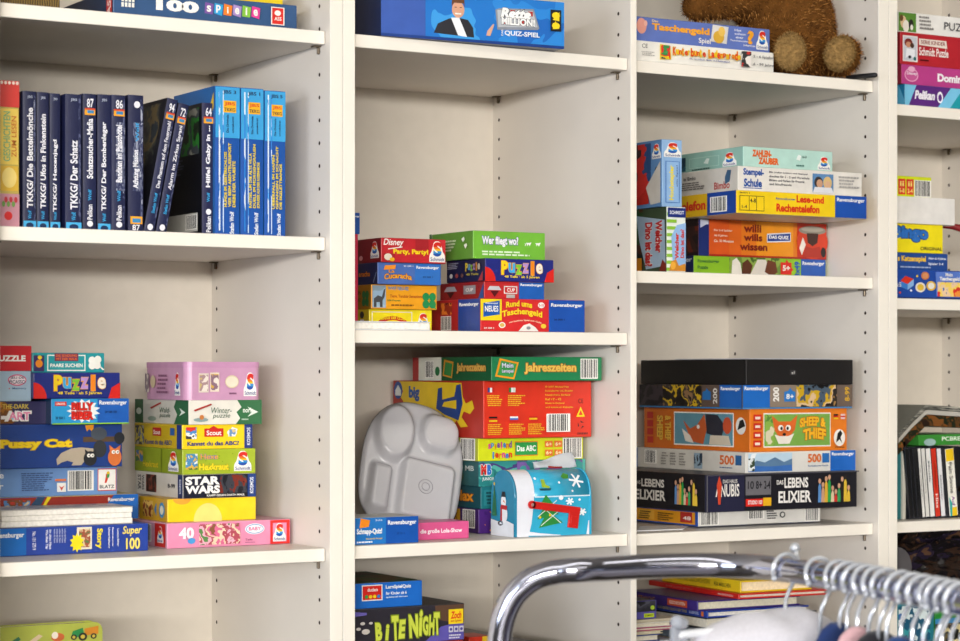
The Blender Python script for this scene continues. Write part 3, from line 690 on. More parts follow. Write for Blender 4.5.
# ================================================================== BAY 2, top shelf
RB = '#1a4fa4'
b = bx('game_box', 'bright blue quiz game box with a picture of a man in a dark suit', 'game box', None, 381, 564, -13, Z['A2'], .004, '#1b6fc4', xl=352, r=-4.5, side='#15264f')
f = lambda px: (px - 381) / 183
b.r('F', 0, 0, f(424), 1, '#3a5cae').r('F', 0.0, 0, 1, .06, '#123a84').r('F', f(424), .06, 1, 1, picm(['#1a66bc', '#2a86d6', '#1b74c8', '#3a9ae0'], 14, 3), 'picture')
b.p('F', [(f(432), .14), (f(436), .34), (f(447), .46), (f(454), .5), (f(466), .46), (f(471), .3), (f(472), .1)], '#26262e', 'picture').p('F', [(f(449), .48), (f(457), .5), (f(465), .1), (f(456), .12)], '#eef0f4', 'picture')
b.e('F', f(456), .66, .034, .17, '#d9a184', 'picture').p('F', [(f(449.5), .72), (f(450), .88), (f(456), .93), (f(462), .88), (f(462.5), .72), (f(461), .8), (f(452), .8)], '#6a4024', 'picture').r('F', f(453), .56, f(459), .59, '#f4efe8', 'picture').r('F', f(452.5), .7, f(454.5), .715, '#2a1c14', 'picture').r('F', f(457.5), .7, f(459.5), .715, '#2a1c14', 'picture')
b.p('F', [(f(484), .16), (f(485), .26), (f(491), .42), (f(492), .4), (f(489), .22), (f(488), .16)], '#dba88c', 'picture')
b.p('F', [(f(495), .3), (f(493), .72), (f(497), .76), (f(532), .8), (f(538), .4), (f(536), .36)], '#8a8f98', 'logo').p('F', [(f(496), .36), (f(495), .72), (f(531), .76), (f(536), .42)], '#b8bcc2', 'logo')
for k in range(4): b.r('F', f(499 + 9 * k), .44 + .2 * (k % 2), f(504 + 9 * k), .54 + .2 * (k % 2), '#b2281f', 'logo')
b.t('F', 'Rette', f(498), .56, f(529), .78, '#f4f4f2', '#2a2c34', 'logo', .06, .2).t('F', 'MILLION!', f(499), .42, f(533), .58, '#f4f4f2', '#2a2c34', 'logo', .05)
b.t('F', 'QUIZ-SPIEL', f(502), .18, f(538), .3, '#e8ecf2', None, 'title_lettering', .03).t('F', 'DAS', f(498.5), .18, f(500.5), .31, '#e8ecf2', rot=1)
b.r('F', f(549), .36, f(560), .82, '#16181c', 'age_mark').e('F', f(554.5), .7, .022, .07, '#f0d21e', 'age_mark').e('F', f(554.5), .48, .022, .07, '#f0d21e', 'age_mark').p('F', [(f(551), .6), (f(558), .58), (f(558), .78)], '#f0d21e', 'age_mark').p('F', [(f(551), .4), (f(558), .42), (f(554), .58)], '#f0d21e', 'age_mark')

# ================================================================== BAY 2, second shelf
G4 = 'stacked boxes on the middle shelf, near pile'
G5 = 'stacked boxes on the middle shelf, far pile'
zB = Z['B2']
# two little boxes tucked behind the upright
b = bx('game_box', 'narrow red box peeping out behind the upright, under a narrow blue one', 'game box', None, 341.5, 358.2, 233.5, zB, .08, '#c42848', dep=.15)
b2 = bx('game_box', 'narrow blue box peeping out behind the upright beside the red party box', 'game box', None, 341.5, 360, 212, b.zt, .08, '#1c4f9e', dep=.15)
b2.t('F', 'burger', .5, .74, .97, .88, '#f0f0ee')
flatbook('thin white book lying in front of the bright yellow box', 350.5, 430.5, 320.8, zB, .02, 0, '#dfe0e2', dep=.095, spine='R_', w=None, layers=1, inset=.001)
b = bx('game_box', 'bright yellow box with a red arch, bottom of the pile behind the thin white book', 'game box', G4, 369, 432, 309, zB, .122, '#f4e11c', xl=352, side='#c8b41e', vdep=.165)
b.r('F', .04, .3, .68, .9, '#f0ead0', 'frame_line').r('F', .055, .3, .665, .86, '#f4e11c', 'frame_line').e('F', .37, .18, .27, .52, '#c8261e', 'title_arch', a0=0, a1=PI).e('F', .37, .18, .2, .34, '#f4e11c', 'title_arch', a0=0, a1=PI).t('F', 'MINNIE DER CLOU', .18, .5, .56, .62, '#f4e11c', None, 'title_arch', .02, bow=.06)
b.schmidt('F', .74, .1, .96, .85).e('L', .6, .75, .12, .16, '#2a2a34').r('L', .5, .3, .72, .55, '#e0e0e0')
z1 = max(b.zt, zB + .03)
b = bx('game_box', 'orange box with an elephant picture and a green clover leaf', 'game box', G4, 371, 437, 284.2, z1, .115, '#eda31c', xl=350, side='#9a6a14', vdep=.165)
b.pic('F', .02, .06, .22, .96, ['#a8c4d8', '#9ab8d0', '#8aa0b0'], 18, 3).p('F', [(.04, .08), (.04, .42), (.1, .56), (.16, .5), (.19, .8), (.215, .84), (.2, .5), (.17, .34), (.17, .08), (.13, .08), (.13, .28), (.08, .28), (.08, .08)], '#4a4c50', 'picture')
b.t('F', 'WWF NEU-02', .25, .78, .56, .93, '#1c8ac8').t('F', 'Tiere, Tanzbär Sensationen', .28, .46, .8, .6, '#b0501c').t('F', '104 Fragen', .24, .3, .44, .4, '#2a7a3a').lines('F', .3, .12, .7, .24, 1, '#8a5a14')
def clover(b, face, cu, cv, ru, rv, col, part='clover'):
    for a, c in ((-.5, .5), (.5, .5), (-.5, -.4), (.5, -.4)): b.e(face, cu + a * ru, cv + c * rv, ru * .52, rv * .5, col, part)
    b.p(face, [(cu, cv), (cu + ru * .9, cv - rv), (cu + ru * 1.05, cv - rv * .9), (cu + .01, cv + .03)], col, part)
clover(b, 'F', .87, .36, .1, .34, '#1f8a4a'); clover(b, 'L', .75, .42, .16, .34, '#1c6a38')
b.t('L', 'FUN', .3, .6, .55, .75, '#3a2c10').t('L', 'QUIZ', .3, .3, .55, .45, '#3a2c10')
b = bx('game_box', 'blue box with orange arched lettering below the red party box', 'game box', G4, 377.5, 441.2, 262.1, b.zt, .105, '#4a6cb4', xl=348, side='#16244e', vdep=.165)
b.ravens('F', .58, .02, .985, .98, '#2f6fc0', (.72, .9)).t('F', 'La', .17, .54, .26, .68, '#f0a42a', '#7a3a1c').t('F', 'Cucaracha', .1, .2, .53, .46, '#f0a42a', '#7a3a1c', 'title_lettering', .03, bow=.08).p('F', [(.09, .66), (.27, .7), (.28, .9), (.11, .86)], '#f0922a', 'badge').t('F', '23 209 1', .4, .82, .55, .89, '#e8ecf4').t('F', '23 209 1', .7, .34, .86, .41, '#16305c').t('L', 'aracha', .38, .38, .76, .62, '#c8762a', '#5a2a14', 'title_lettering').p('L', [(.86, .08), (.88, .08), (.98, .55), (.96, .55)], '#8a9cc0')
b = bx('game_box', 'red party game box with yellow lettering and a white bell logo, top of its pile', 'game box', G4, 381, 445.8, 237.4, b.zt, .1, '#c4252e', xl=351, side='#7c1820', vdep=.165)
b.schmidt('F', .74, .06, .985, .92).t('F', 'Disney', .03, .62, .34, .96, '#f4f1ec', None, 'title_lettering', .02, .25).p('F', [(.1, .56), (.32, .66), (.32, .62), (.1, .52)], '#f4f1ec', 'title_lettering').t('F', 'Party, Party!', .18, .3, .72, .56, '#f4d41e', None, 'title_lettering', .05).r('F', .52, .56, .72, .98, '#a82028').r('F', .03, .06, .2, .36, '#a82028').e('F', .1, .22, .06, .14, '#e8dcc8', 'picture').e('F', .16, .12, .04, .08, '#e8b41e', 'picture')
b.schmidt('L', .66, .18, .94, .86).e('L', .36, .22, .06, .1, '#e0a0a0')
# far pile
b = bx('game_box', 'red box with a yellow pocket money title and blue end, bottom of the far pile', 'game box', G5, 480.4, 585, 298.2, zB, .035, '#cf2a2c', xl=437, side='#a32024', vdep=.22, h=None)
f = lambda px: (px - 480.4) / 104.6
b.ravens('F', f(548), .01, .995, .99, '#1b4fa8', (.76, .9)).t('F', '26 000 1', f(553), .36, f(564), .42, '#16244e')
b.r('F', .0, .34, f(501), .98, '#f0d41e').p('F', [(f(483), .44), (f(499), .52), (f(499), .94), (f(483), .86)], '#1c55a8', 'badge').t('F', 'NEUES', f(484.5), .6, f(497.5), .78, '#f4f2ec', part='badge').t('F', 'Mitbringspiel', f(485), .82, f(497), .88, '#f4f2ec', part='badge')
b.t('F', 'Rund ums', f(505), .72, f(531), .9, '#f2d428', None, 'title_lettering', .04, bow=.05).t('F', 'Taschengeld', f(501), .38, f(541), .62, '#f2d428', None, 'title_lettering', .04, bow=.1).t('F', 'ein lustiges Spiel mit Geld', f(508), .24, f(540), .3, '#f4e0c0', bow=.08)
b.e('F', f(540), .82, .032, .09, '#f0ede4', 'age_mark').t('F', '5-10', f(537.5), .78, f(542.5), .86, '#c8261e', part='age_mark').e('F', f(501), .2, .032, .09, '#f0ede4', 'coin').e('F', f(501), .2, .022, .06, '#d8b45a', 'coin').e('F', f(542), .18, .026, .07, '#e8c83a', 'coin').p('F', [(f(517), .02), (f(522), .2), (f(528), .26), (f(534), .14), (f(537), .02)], '#e8e4de', 'picture').e('F', f(527), .12, .02, .05, '#8a8a90', 'picture').t('F', '23 388 5', f(483), .08, f(493), .13, '#f0e8e0')
b.ravens('L', .5, .01, .995, .99, '#1b3f8c', (.76, .9)).bar('L', .1, .06, .34, .5).pic('L', .08, .55, .36, .9, ['#2a1a14', '#d8742a', '#8a2a1c', '#1a1410'], 70, 2)
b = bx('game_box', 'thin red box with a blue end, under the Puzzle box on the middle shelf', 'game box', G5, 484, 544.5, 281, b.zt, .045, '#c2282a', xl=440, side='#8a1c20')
b.ravens('F', .57, .01, .99, .98, '#1f5cb0', (.74, .93)).p('F', [(.05, .5), (.28, .5), (.24, .72), (.09, .72)], '#c8c8cc', 'emblem').p('F', [(.1, .46), (.24, .46), (.17, .1)], '#5a1418', 'emblem').r('F', .32, .3, .54, .74, '#d8d4d0', 'emblem').r('F', .335, .36, .525, .68, '#c2282a', 'emblem').t('F', 'CUP', .37, .42, .5, .62, '#f0ece6', part='emblem').r('F', .36, .06, .5, .26, '#b0aca8', 'emblem')
b.p('L', [(.1, .5), (.4, .5), (.34, .78), (.16, .78)], '#9a9aa2', 'emblem').p('L', [(.16, .46), (.34, .46), (.25, .1)], '#3a1014', 'emblem').r('L', .55, .3, .82, .8, '#8a8488', 'emblem').t('L', 'CUP', .6, .45, .77, .64, '#e0d8d0', part='emblem').p('L', [(.88, .02), (1, .9), (1, .02)], '#234a8a')
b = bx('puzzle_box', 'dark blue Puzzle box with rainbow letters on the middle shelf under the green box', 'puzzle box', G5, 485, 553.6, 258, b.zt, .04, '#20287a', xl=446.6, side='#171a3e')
puzzle48(b, 'F')
b.multi('L', 'Puzzle', .5, .5, .9, .86, ['#c8b02a', '#3a88b0', '#6a9a3a', '#8a6a9a', '#b8702a', '#b0a898'], '#8a6a1c').t('L', '48 Teile', .54, .28, .86, .38, '#b0a03a').e('L', .15, .3, .04, .1, '#c8c8c8').e('L', .3, .3, .04, .1, '#8a3a3a').e('L', .44, .3, .04, .1, '#5a3a3a').lines('L', .08, .6, .4, .9, 4, '#8a8ca0')
b.p('L', [(.88, .02), (1, .45), (1, .02)], '#9a2a2a', 'corner_patch')
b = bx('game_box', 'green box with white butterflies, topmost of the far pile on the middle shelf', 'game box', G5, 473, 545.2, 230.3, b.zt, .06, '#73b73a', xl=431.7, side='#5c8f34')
b.t('F', 'Wer fliegt wo?', .12, .44, .62, .82, '#f0f0f4', '#3a3a8a', 'title_lettering', .04).lines('F', .12, .12, .86, .32, 2, '#e0f0d0')
for a in (.72, .85): b.p('F', [(a, .62), (a + .02, .5), (a + .03, .58), (a + .05, .5), (a + .075, .64), (a + .04, .62)], '#f2f2ec', 'butterfly')
b.t('F', 'x', .7, .5, .72, .6, '#f2f2ec')
b.lines('L', .25, .3, .62, .75, 4, '#c8d8b0').r('L', 0, .0, .06, 1, '#3a6a3a').p('L', [(.78, .72), (.82, .6), (.86, .7), (.84, .8)], '#e8ece0', 'butterfly').p('L', [(.84, .5), (.88, .36), (.92, .48), (.9, .56)], '#e8ece0', 'butterfly')

# ================================================================== BAY 2, third shelf
zC = Z['C2']
G6 = 'stacked boxes behind the tin letter box'
b = bx('game_box', 'low blue and orange box in the front corner, beside the low pink box', 'game box', None, 352.5, 418.5, 518.2, zC, .016, '#2274be', dep=.075, side='#1a4a8a', top='#b9b9b4')
b.ravens('F', .5, .01, .995, .99, '#1552a8', (.66, .88)).p('F', [(.1, .62), (.24, .66), (.26, .9), (.12, .98)], '#ee8a1e', 'picture').t('F', 'Schnapp-Quiz!', .06, .34, .44, .6, '#f0f0f0', None, 'title_lettering', .04).t('F', 'Das schnelle Tierspiel', .2, .18, .44, .25, '#f0c81e').t('F', '23 151 6', .34, .86, .44, .93, '#e8ecf4').lines('F', .06, .06, .36, .16, 1, '#e8ecf4').t('F', '23 151 6', .66, .34, .78, .42, '#123a7a')
b = bx('game_box', 'low pink box with white handwriting lying on the shelf beside the tin letter box', 'game box', None, 418.7, 469, 522.8, zC, .052, '#d9588f', dep=.06, top='#c4508a')
b.t('F', 'die große Lola-Show', -.0 + .03, .3, .86, .62, '#f6eef2', None, 'title_lettering', .03)
Yb = .118
b = bx('game_box', 'purple box with a yellow end panel, lowest behind the tin letter box', 'game box', G6, 478.5, 560, 509.3, zC, Yb, '#4a2478', xl=438, side='#3a1c5c', vdep=.22)
b.pic('F', .06, .1, .3, .9, ['#4a2478', '#e08a2a', '#4a2478', '#3a1c68'], 60, 3).r('L', .2, .3, .56, .95, '#c8941c').bar('L', .62, .2, .92, .96).t('L', 'MAX', .26, .5, .5, .8, '#7a3a14')
b = bx('game_box', 'dark teal box with orange lettering, second from below behind the tin letter box', 'game box', G6, 480.7, 584, 486.6, b.zt, Yb, '#1c6f78', xl=440, side='#164a54', vdep=.22)
b.t('L', 'ix Max', .08, .3, .84, .78, '#e08a1e', '#5a3410', 'title_lettering', .04).r('F', .03, .15, .2, .85, '#2a8088').lines('F', .05, .2, .18, .8, 4, '#123a44')
b = bx('game_box', 'teal and purple box with a red and blue two-letter logo, above the dark teal box', 'game box', G6, 478.6, 585.2, 461.2, b.zt, Yb, '#3b9a94', xl=436, side='#2a5a5e', vdep=.22)
b.r('F', 0, 0, 1, 1, picm(['#3b9a94', '#2a7f80', '#54b0a4', '#4a3a7a', '#34908c'], 24, 5, stretch=(1, 1, 2)), 'printed_panel').t('F', 'M', .02, .45, .07, .86, '#d8261c', '#f4f2ec', 'logo', .08).t('F', 'B', .075, .45, .115, .86, '#2a6ac0', '#f4f2ec', 'logo', .08).t('F', 'JUNIOR', .03, .2, .14, .36, '#e8ece8').e('F', .2, .35, .04, .16, '#e8c82a', 'picture').pic('F', .35, .1, .97, .95, ['#5a3a86', '#3b9a94', '#7a5aa0', '#2a7f80'], 40, 7)
b.e('L', .5, .4, .16, .3, '#4a5a3a', 'picture').e('L', .5, .4, .1, .2, '#16282a', 'picture').t('L', 'MB', .7, .6, .9, .8, '#c8d0cc')
zz = b.zt
b = bx('game_box', 'lime yellow box with a green Das ABC panel, under the big red box', 'game box', G6, 478, 583.2, 438.4, zz, Yb - .008, '#d3dc1c', xl=440, side='#a8ae22', vdep=.22)
b.bar('L', .55, .02, .93, .98).bar('F', .8, .04, .985, .96).r('F', .34, .2, .56, .84, '#e07a1e', 'title_panel').r('F', .345, .24, .555, .8, '#2f9a4a', 'title_panel').t('F', 'Das ABC', .36, .4, .54, .66, '#f4f2ec', None, 'title_panel', .03)
b.multi('F', 'spielend', .09, .55, .31, .85, ['#d83a8a', '#2a7ac8', '#e07a1e', '#7a3a9a'], None).multi('F', 'lernen', .12, .12, .31, .42, ['#2a7ac8', '#d8261c', '#e07a1e', '#d83a8a'], None)
for a, c in ((.62, .56), (.71, .56), (.62, .18), (.71, .18)): b.r('F', a, c, a + .075, c + .28, '#e0742a', 'age_mark').t('F', '6+', a + .01, c + .06, a + .065, c + .22, '#f0e4b0', part='age_mark')
zz = b.zt
b = bx('puzzle_box', 'big red box with a yellow jigsaw piece and flags, largest on the middle lower shelf', 'puzzle box', G6, 483.4, 591.4, 380.8, zz, .092, '#d8341f', xl=393, side='#b02a1e', rough=.3)
f = lambda px: (px - 483.4) / 108
for i, (a, q, cols) in enumerate(((487.5, .88, ('#24408e', '#f0f0ee', '#c8261e')), (507, .88, ('#1f7a3c', '#f0f0ee', '#d8e0d0')), (487.5, .38, ('#141414', '#c8261e', '#e8c01e')), (508, .38, ('#f0f0ee', '#2a6ac0', '#c8261e')), (527, .38, ('#c8261e', '#e8c01e', '#c8261e')))):
    for k in range(3):
        if i < 2: b.r('F', f(a + 2.1 * k), q - .08, f(a + 2.1 * k + 2.1), q, cols[k], 'flag')
        else: b.r('F', f(a), q - .03 * k - .03, f(a + 8), q - .03 * k, cols[k], 'flag')
    b.lines('F', f(a - 1), q - .32, f(a + 16), q - .12, 6, '#e8b02a')
for k, (s, e_) in enumerate((('© 2007 Michael Hay', 24), ('Ravensburger Ltd, Bicester', 28), ('Nottingham, England', 25), ('Ref 17 - 42', 16), ('Made in England', 19), ('wird gewarnt vor Kleinteilen', 28))):
    b.t('F', s, f(543), .87 - k * .072, f(543 + e_), .91 - k * .072, '#e8b42a', part='small_print')
b.bar('F', f(544), .1, f(568), .42).p('F', [(f(574), .36), (f(583), .36), (f(578.5), .54)], '#e8d01e', 'warning_mark').p('F', [(f(576.3), .39), (f(580.7), .39), (f(578.5), .48)], '#d8341f', 'warning_mark').t('F', 'CE', f(576), .6, f(581), .68, '#3a1410', part='ce_mark', bold=0)
for k in range(3): b.p('F', [(f(578.5 + 3.6 * math.cos(k * 2.094 + .5)), .22 + .075 * math.sin(k * 2.094 + .5)), (f(578.5 + 3.6 * math.cos(k * 2.094 + 1.7)), .22 + .075 * math.sin(k * 2.094 + 1.7)), (f(578.5 + 1.8 * math.cos(k * 2.094 + 1.5)), .22 + .036 * math.sin(k * 2.094 + 1.5))], '#2a100c', 'recycling_mark')
b.lines('F', f(575), .04, f(590), .1, 1, '#7a1c14')
g = lambda px: (px - 393) / 90.4
Y_ = '#e8c41e'
b.p('L', [(g(404), .05), (g(404), .62), (g(401), .7), (g(404), .8), (g(400), .98), (g(420), .98), (g(463), .96), (g(464), .72), (g(467), .6), (g(473), .66), (g(475), .52), (g(471), .42), (g(465), .46), (g(463), .36), (g(469), .2), (g(462), .18), (g(458), .3), (g(450), .05)], Y_, 'jigsaw_picture')
b.t('L', 'big', g(410), .62, g(421), .9, '#1c4f9e', None, 'title_lettering', .05).p('L', [(g(438), .5), (g(440), .86), (g(444), .88), (g(444), .66), (g(456), .72), (g(458), .92), (g(462), .94), (g(464), .6), (g(460), .3), (g(446), .4)], '#1c3f86', 'jigsaw_picture').p('L', [(g(444), .54), (g(446), .62), (g(458), .66), (g(458), .5)], Y_, 'jigsaw_picture').e('L', g(399), .82, .05, .16, '#1c4f9e', 'badge').p('L', [(g(396), .72), (g(402), .72), (g(402), .82), (g(399), .92), (g(396), .82)], '#e8ece8', 'badge')
zz = b.zt
b = bx('game_box', 'flat dark green box with a barcode, lying on top of the big red box', 'game box', G6, 491.3, 602, 356.6, zz, .062, '#1e7f4e', xl=413, side='#14532f')
b.bar('F', .8, .08, .96, .93).t('F', 'Jahreszeiten', .29, .28, .76, .74, '#f0c45a', '#b8621c', 'title_lettering', .04).p('F', [(.03, .18), (.2, .06), (.24, .76), (.07, .94)], '#ee9a1e', 'badge').p('F', [(.05, .24), (.19, .14), (.222, .7), (.085, .84)], '#3a9a4a', 'badge').t('F', 'Mein', .09, .54, .19, .74, '#e0e8f0', '#5a3a8a', 'badge').t('F', 'Lernspiel', .09, .3, .19, .48, '#e0e8f0', '#5a3a8a', 'badge')
b.r('L', 0, 0, .08, 1, '#a82a2a').r('L', .08, 0, .38, 1, '#d8d8cc').bar('L', .17, .1, .28, .85).e('L', .33, .4, .03, .2, '#1c6a3a').p('L', [(.4, .2), (.52, .1), (.54, .8), (.42, .9)], '#c8841e', 'badge').p('L', [(.415, .26), (.51, .18), (.525, .72), (.435, .8)], '#2a7a3a', 'badge').t('L', 'Jahreszeiten', .58, .3, .94, .74, '#d0a04a', '#7a4a14', 'title_lettering', .04)

# grey partitioned plastic tray seen from below, leaning against the boxes
def tray():
    d_ = .345
    # tray frame: local u across, v up along the tray, n out of its face
    Wt, Ht = .162, .205
    NA, NR = 120, 46
    def outline(a):
        # rounded rectangle with a fuller, rounder top
        c, s = math.cos(a), math.sin(a)
        ex = 3.6 if s < 0 else 2.35
        r = (abs(c) ** ex + abs(s) ** ex) ** (-1 / ex)
        return r * c * Wt / 2, r * s * Ht / 2
    def sd(px, py, x0, y0, x1, y1, r):
        cx_, cy_ = (x0 + x1) / 2, (y0 + y1) / 2; hx, hy = (x1 - x0) / 2 - r, (y1 - y0) / 2 - r
        qx, qy = abs(px - cx_) - hx, abs(py - cy_) - hy
        return math.hypot(max(qx, 0), max(qy, 0)) + min(max(qx, qy), 0) - r
    def height(x, y):
        u, v = x / (Wt / 2), y / (Ht / 2)
        ds = [sd(u, v, -.86, -.88, -.37, -.06, .13), sd(u, v, -.29, -.91, .85, .14, .17), sd(u, v, -.02, .22, .84, .9, .3)]
        du, dv = (u + .45) / .42, (v - .42) / .5
        ds.append((math.hypot(du, dv) - 1) * .42)
        m = min(ds)
        t = max(0, min(1, (-m + .0) / .12)); t = t * t * (3 - 2 * t)
        return .016 * t
    vs = []; fs = []
    rings = []
    for i in range(NR + 1):
        q = i / NR; row = []
        for k in range(NA):
            a = 2 * PI * k / NA; ox, oy = outline(a)
            x, y = ox * q, oy * q
            edge = max(0, (q - .9) / .1)
            h = height(x, y) - .006 * edge ** 2
            row.append(len(vs)); vs.append((x, y, h))
        rings.append(row)
    for i in range(NR):
        for k in range(NA):
            a_, b_ = rings[i][k], rings[i][(k + 1) % NA]; c_, e_ = rings[i + 1][(k + 1) % NA], rings[i + 1][k]
            fs.append([a_, e_, c_, b_])
    o = mesh_obj('compartment_tray', vs, fs, [mat('#b3b2b6', .15, var=.02, spec=.7)], smooth=True)
    sm = o.modifiers.new('thickness', 'SOLIDIFY'); sm.thickness = .0016; sm.offset = -1
    # stamped ring in the middle field
    for rr_, zz_ in ((.011, .0174), (.006, .0174)):
        v, f_ = tube_pts([(.018 + rr_ * math.cos(t * PI / 12), -.035 + rr_ * math.sin(t * PI / 12), zz_) for t in range(25)], .0005, 6, cap=False)
        mesh_obj('stamped_mark', v, f_, [mat('#9a999c', .25, var=.02)], parent=o, smooth=True)
    return o
tr = tray()
tag(tr, 'grey plastic compartment plate leaning against the boxes beside the tin letter box', 'tray')
# pose: lower edge on the shelf, leaning back, turned towards the viewer and tipped a little
YT0 = .125
pb = Vector((XA(405, YT0), YT0, zC)); tilt = math.radians(20)
rot = Matrix.Rotation(math.radians(-8), 4, 'Z') @ Matrix.Rotation(PI / 2 - tilt, 4, 'X') @ Matrix.Rotation(math.radians(-15), 4, 'Z')
tr.matrix_world = Matrix.Translation(pb) @ rot @ Matrix.Translation((0, .1035, 0))
bpy.context.view_layer.update()
lo_ = min((tr.matrix_world @ v.co).z for v in tr.data.vertices)
tr.location.z += zC + .001 - lo_

# tin letter box
def letterbox():
    Yf = .028
    C = (XA(516.5, Yf), Yf); Ln = XA(590.5, Yf) - C[0]; Wd = .064; Hh = ZA(470.5, C[0], Yf + Wd / 2) - zC
    r0 = empty('letter_box', (C[0], C[1], zC), 0)
    tag(r0, 'light blue toy letter box of tin with a red flag and winter pictures', 'letter box')
    hv = Hh * .6
    n = 20
    def prof(e=0):
        p = [(-e, 0)]
        for k in range(n + 1):
            a = PI - PI * k / n; p.append((Wd / 2 + (Wd / 2 + e) * math.cos(a), hv + (Hh - hv + e) * math.sin(a)))
        p.append((Wd + e, 0)); return p
    def shell(name, x0, x1, e, m, mi=None):
        P = prof(e); k = len(P)
        v = [(x0, y, z) for y, z in P] + [(x1, y, z) for y, z in P]
        f = [[i, i + k, (i + 1) % k + k, (i + 1) % k] for i in range(k)] + [list(range(k)), list(range(k, 2 * k))[::-1]]
        o = mesh_obj(name, v, f, m, parent=r0)
        for p in o.data.polygons[1:k - 2]: p.use_smooth = True
        bmx = bmesh.new(); bmx.from_mesh(o.data); bmesh.ops.recalc_face_normals(bmx, faces=bmx.faces); bmx.to_mesh(o.data); bmx.free()
        return o
    tin = mat('#37abcf', .22, var=.03); white = mat('#e6e8f0', .25, var=.03)
    shell('tin_body', .0, Ln, 0, [tin])
    shell('door', -.004, -.0003, .001, [mat('#2f86a8', .22, var=.05)])
    shell('end_rim', Ln - .002, Ln + .001, .0012, [tin])
    # wrapped printing on the long side: strip along the profile, s = 0 at the foot, along x
    Pf = prof(.0006); acc = [0]
    for a, c in zip(Pf, Pf[1:]): acc.append(acc[-1] + math.hypot(a[0] - c[0], a[1] - c[1]))
    def at_s(s):
        for i in range(len(acc) - 1):
            if s <= acc[i + 1]:
                t = (s - acc[i]) / (acc[i + 1] - acc[i]); return (Pf[i][0] + t * (Pf[i + 1][0] - Pf[i][0]), Pf[i][1] + t * (Pf[i + 1][1] - Pf[i][1]))
        return Pf[-1]
    def at_v(px): return (px - 516.5) / 74 * Ln
    lay = [0]
    def wrap(poly, col, name):
        lay[0] += 1
        bm = bmesh.new(); bm.faces.new([bm.verts.new((x, s, 0)) for x, s in poly])
        bmesh.ops.triangulate(bm, faces=bm.faces)
        for q in acc[1:n + 1]:
            bmesh.ops.bisect_plane(bm, geom=bm.verts[:] + bm.edges[:] + bm.faces[:], plane_co=(0, q, 0), plane_no=(0, 1, 0), dist=1e-7)
        for v in bm.verts:
            y, z = at_s(max(0, v.co.y)); k = .00012 * lay[0]
            q = 1 + k / (Wd / 2)
            v.co = (v.co.x, Wd / 2 + (y - Wd / 2) * q, hv + (z - hv) * q if z > hv else z)
        bmesh.ops.recalc_face_normals(bm, faces=bm.faces)
        return bm_obj(name, bm, col if isinstance(col, list) else M(col), r0)
    pv = lambda py: (536 - py) / 65.5 * Hh                                  # picture row -> height
    def S(py):                                                               # arc position for a picture row
        z = pv(py)
        for i in range(len(acc) - 1):
            if Pf[i + 1][1] >= z: 
                t = (z - Pf[i][1]) / max(1e-6, Pf[i + 1][1] - Pf[i][1]); return acc[i] + max(0, min(1, t)) * (acc[i + 1] - acc[i])
        return acc[n // 2]
    tot = acc[n // 2 + 1]
    wrap([(.0005, .0), (at_v(528), .0), (at_v(531), S(523)), (at_v(533), S(505)), (at_v(534), S(490)), (at_v(534.5), tot), (.0005, tot)], white, 'snow_band')
    wrap([(at_v(528), S(535)), (at_v(560), S(536)), (at_v(560), S(535.4)), (at_v(540), S(533)), (at_v(529), S(531))], white, 'snow_ground')
    wrap([(at_v(586), 0.0002), (Ln - .003, .0002), (Ln - .003, S(522)), (at_v(588), S(522))], white, 'snow_ground')
    wrap([(at_v(534.5), S(497.3)), (Ln - .002, S(497.3)), (Ln - .002, S(496)), (at_v(534.5), S(496))], '#cfe4ec', 'body_seam')
    g = '#2f8a3c'
    for tri in (((547, 511), (538, 527.5), (562, 523)), ((546, 502), (536.5, 519), (558, 514.5)), ((545, 494.5), (537.5, 508.5), (553.5, 505.5))):
        wrap([(at_v(a), S(c)) for a, c in tri], g, 'fir_tree_picture')
    for a, c in (((537, 517), (556, 501)), ((540, 526), (560, 510)), ((539, 505), (560, 524))):
        wrap([(at_v(a[0]), S(a[1])), (at_v(c[0]), S(c[1])), (at_v(c[0]), S(c[1] - 1)), (at_v(a[0]), S(a[1] - 1))], '#dfe8e0', 'fir_tree_picture')
    for a, c, k in ((539, 517, '#e8c41e'), (549, 515, '#e8c41e'), (545, 510, '#d83a2a')): wrap([(at_v(a + 1.2 * math.cos(t)), S(c + 1.4 * math.sin(t))) for t in [i * PI / 4 for i in range(8)]], k, 'fir_tree_picture')
    for a, c, r_ in ((577, 482.5, 7), (568.5, 502, 4), (581, 513, 4)):
        for q in range(3):
            t = q * PI / 3 + .2; dx, dy = math.cos(t), math.sin(t)
            wrap([(at_v(a + r_ * dx - .9 * dy), S(c + r_ * .95 * dy + .9 * dx)), (at_v(a + r_ * dx + .9 * dy), S(c + r_ * .95 * dy - .9 * dx)), (at_v(a - r_ * dx + .9 * dy), S(c - r_ * .95 * dy - .9 * dx)), (at_v(a - r_ * dx - .9 * dy), S(c - r_ * .95 * dy + .9 * dx))], '#eaf2f6', 'snowflake_picture')
    for a, c, r_ in ((559.5, 498, 2.4), (559, 484, 1.1), (578, 500.5, 1.2), (536, 480, 1.2), (571, 492, .9)):
        wrap([(at_v(a + r_ * math.cos(t)), S(c + r_ * math.sin(t))) for t in [i * PI / 6 for i in range(12)]], '#eef4f8', 'snow_dot')
    wrap([(at_v(541), S(481)), (at_v(544.5), S(481)), (at_v(545), S(486)), (at_v(549), S(487.5)), (at_v(548), S(489)), (at_v(541), S(488))], '#9ab82a', 'boot_picture')
    wrap([(at_v(538), S(489)), (at_v(550), S(489)), (at_v(549), S(491)), (at_v(539), S(491))], '#1c4a5a', 'boot_picture')
    wrap([(at_v(562), S(479)), (at_v(566), S(476)), (at_v(570), S(477.5)), (at_v(569), S(481)), (at_v(564), S(481))], '#3a8a2a', 'leaf_picture')
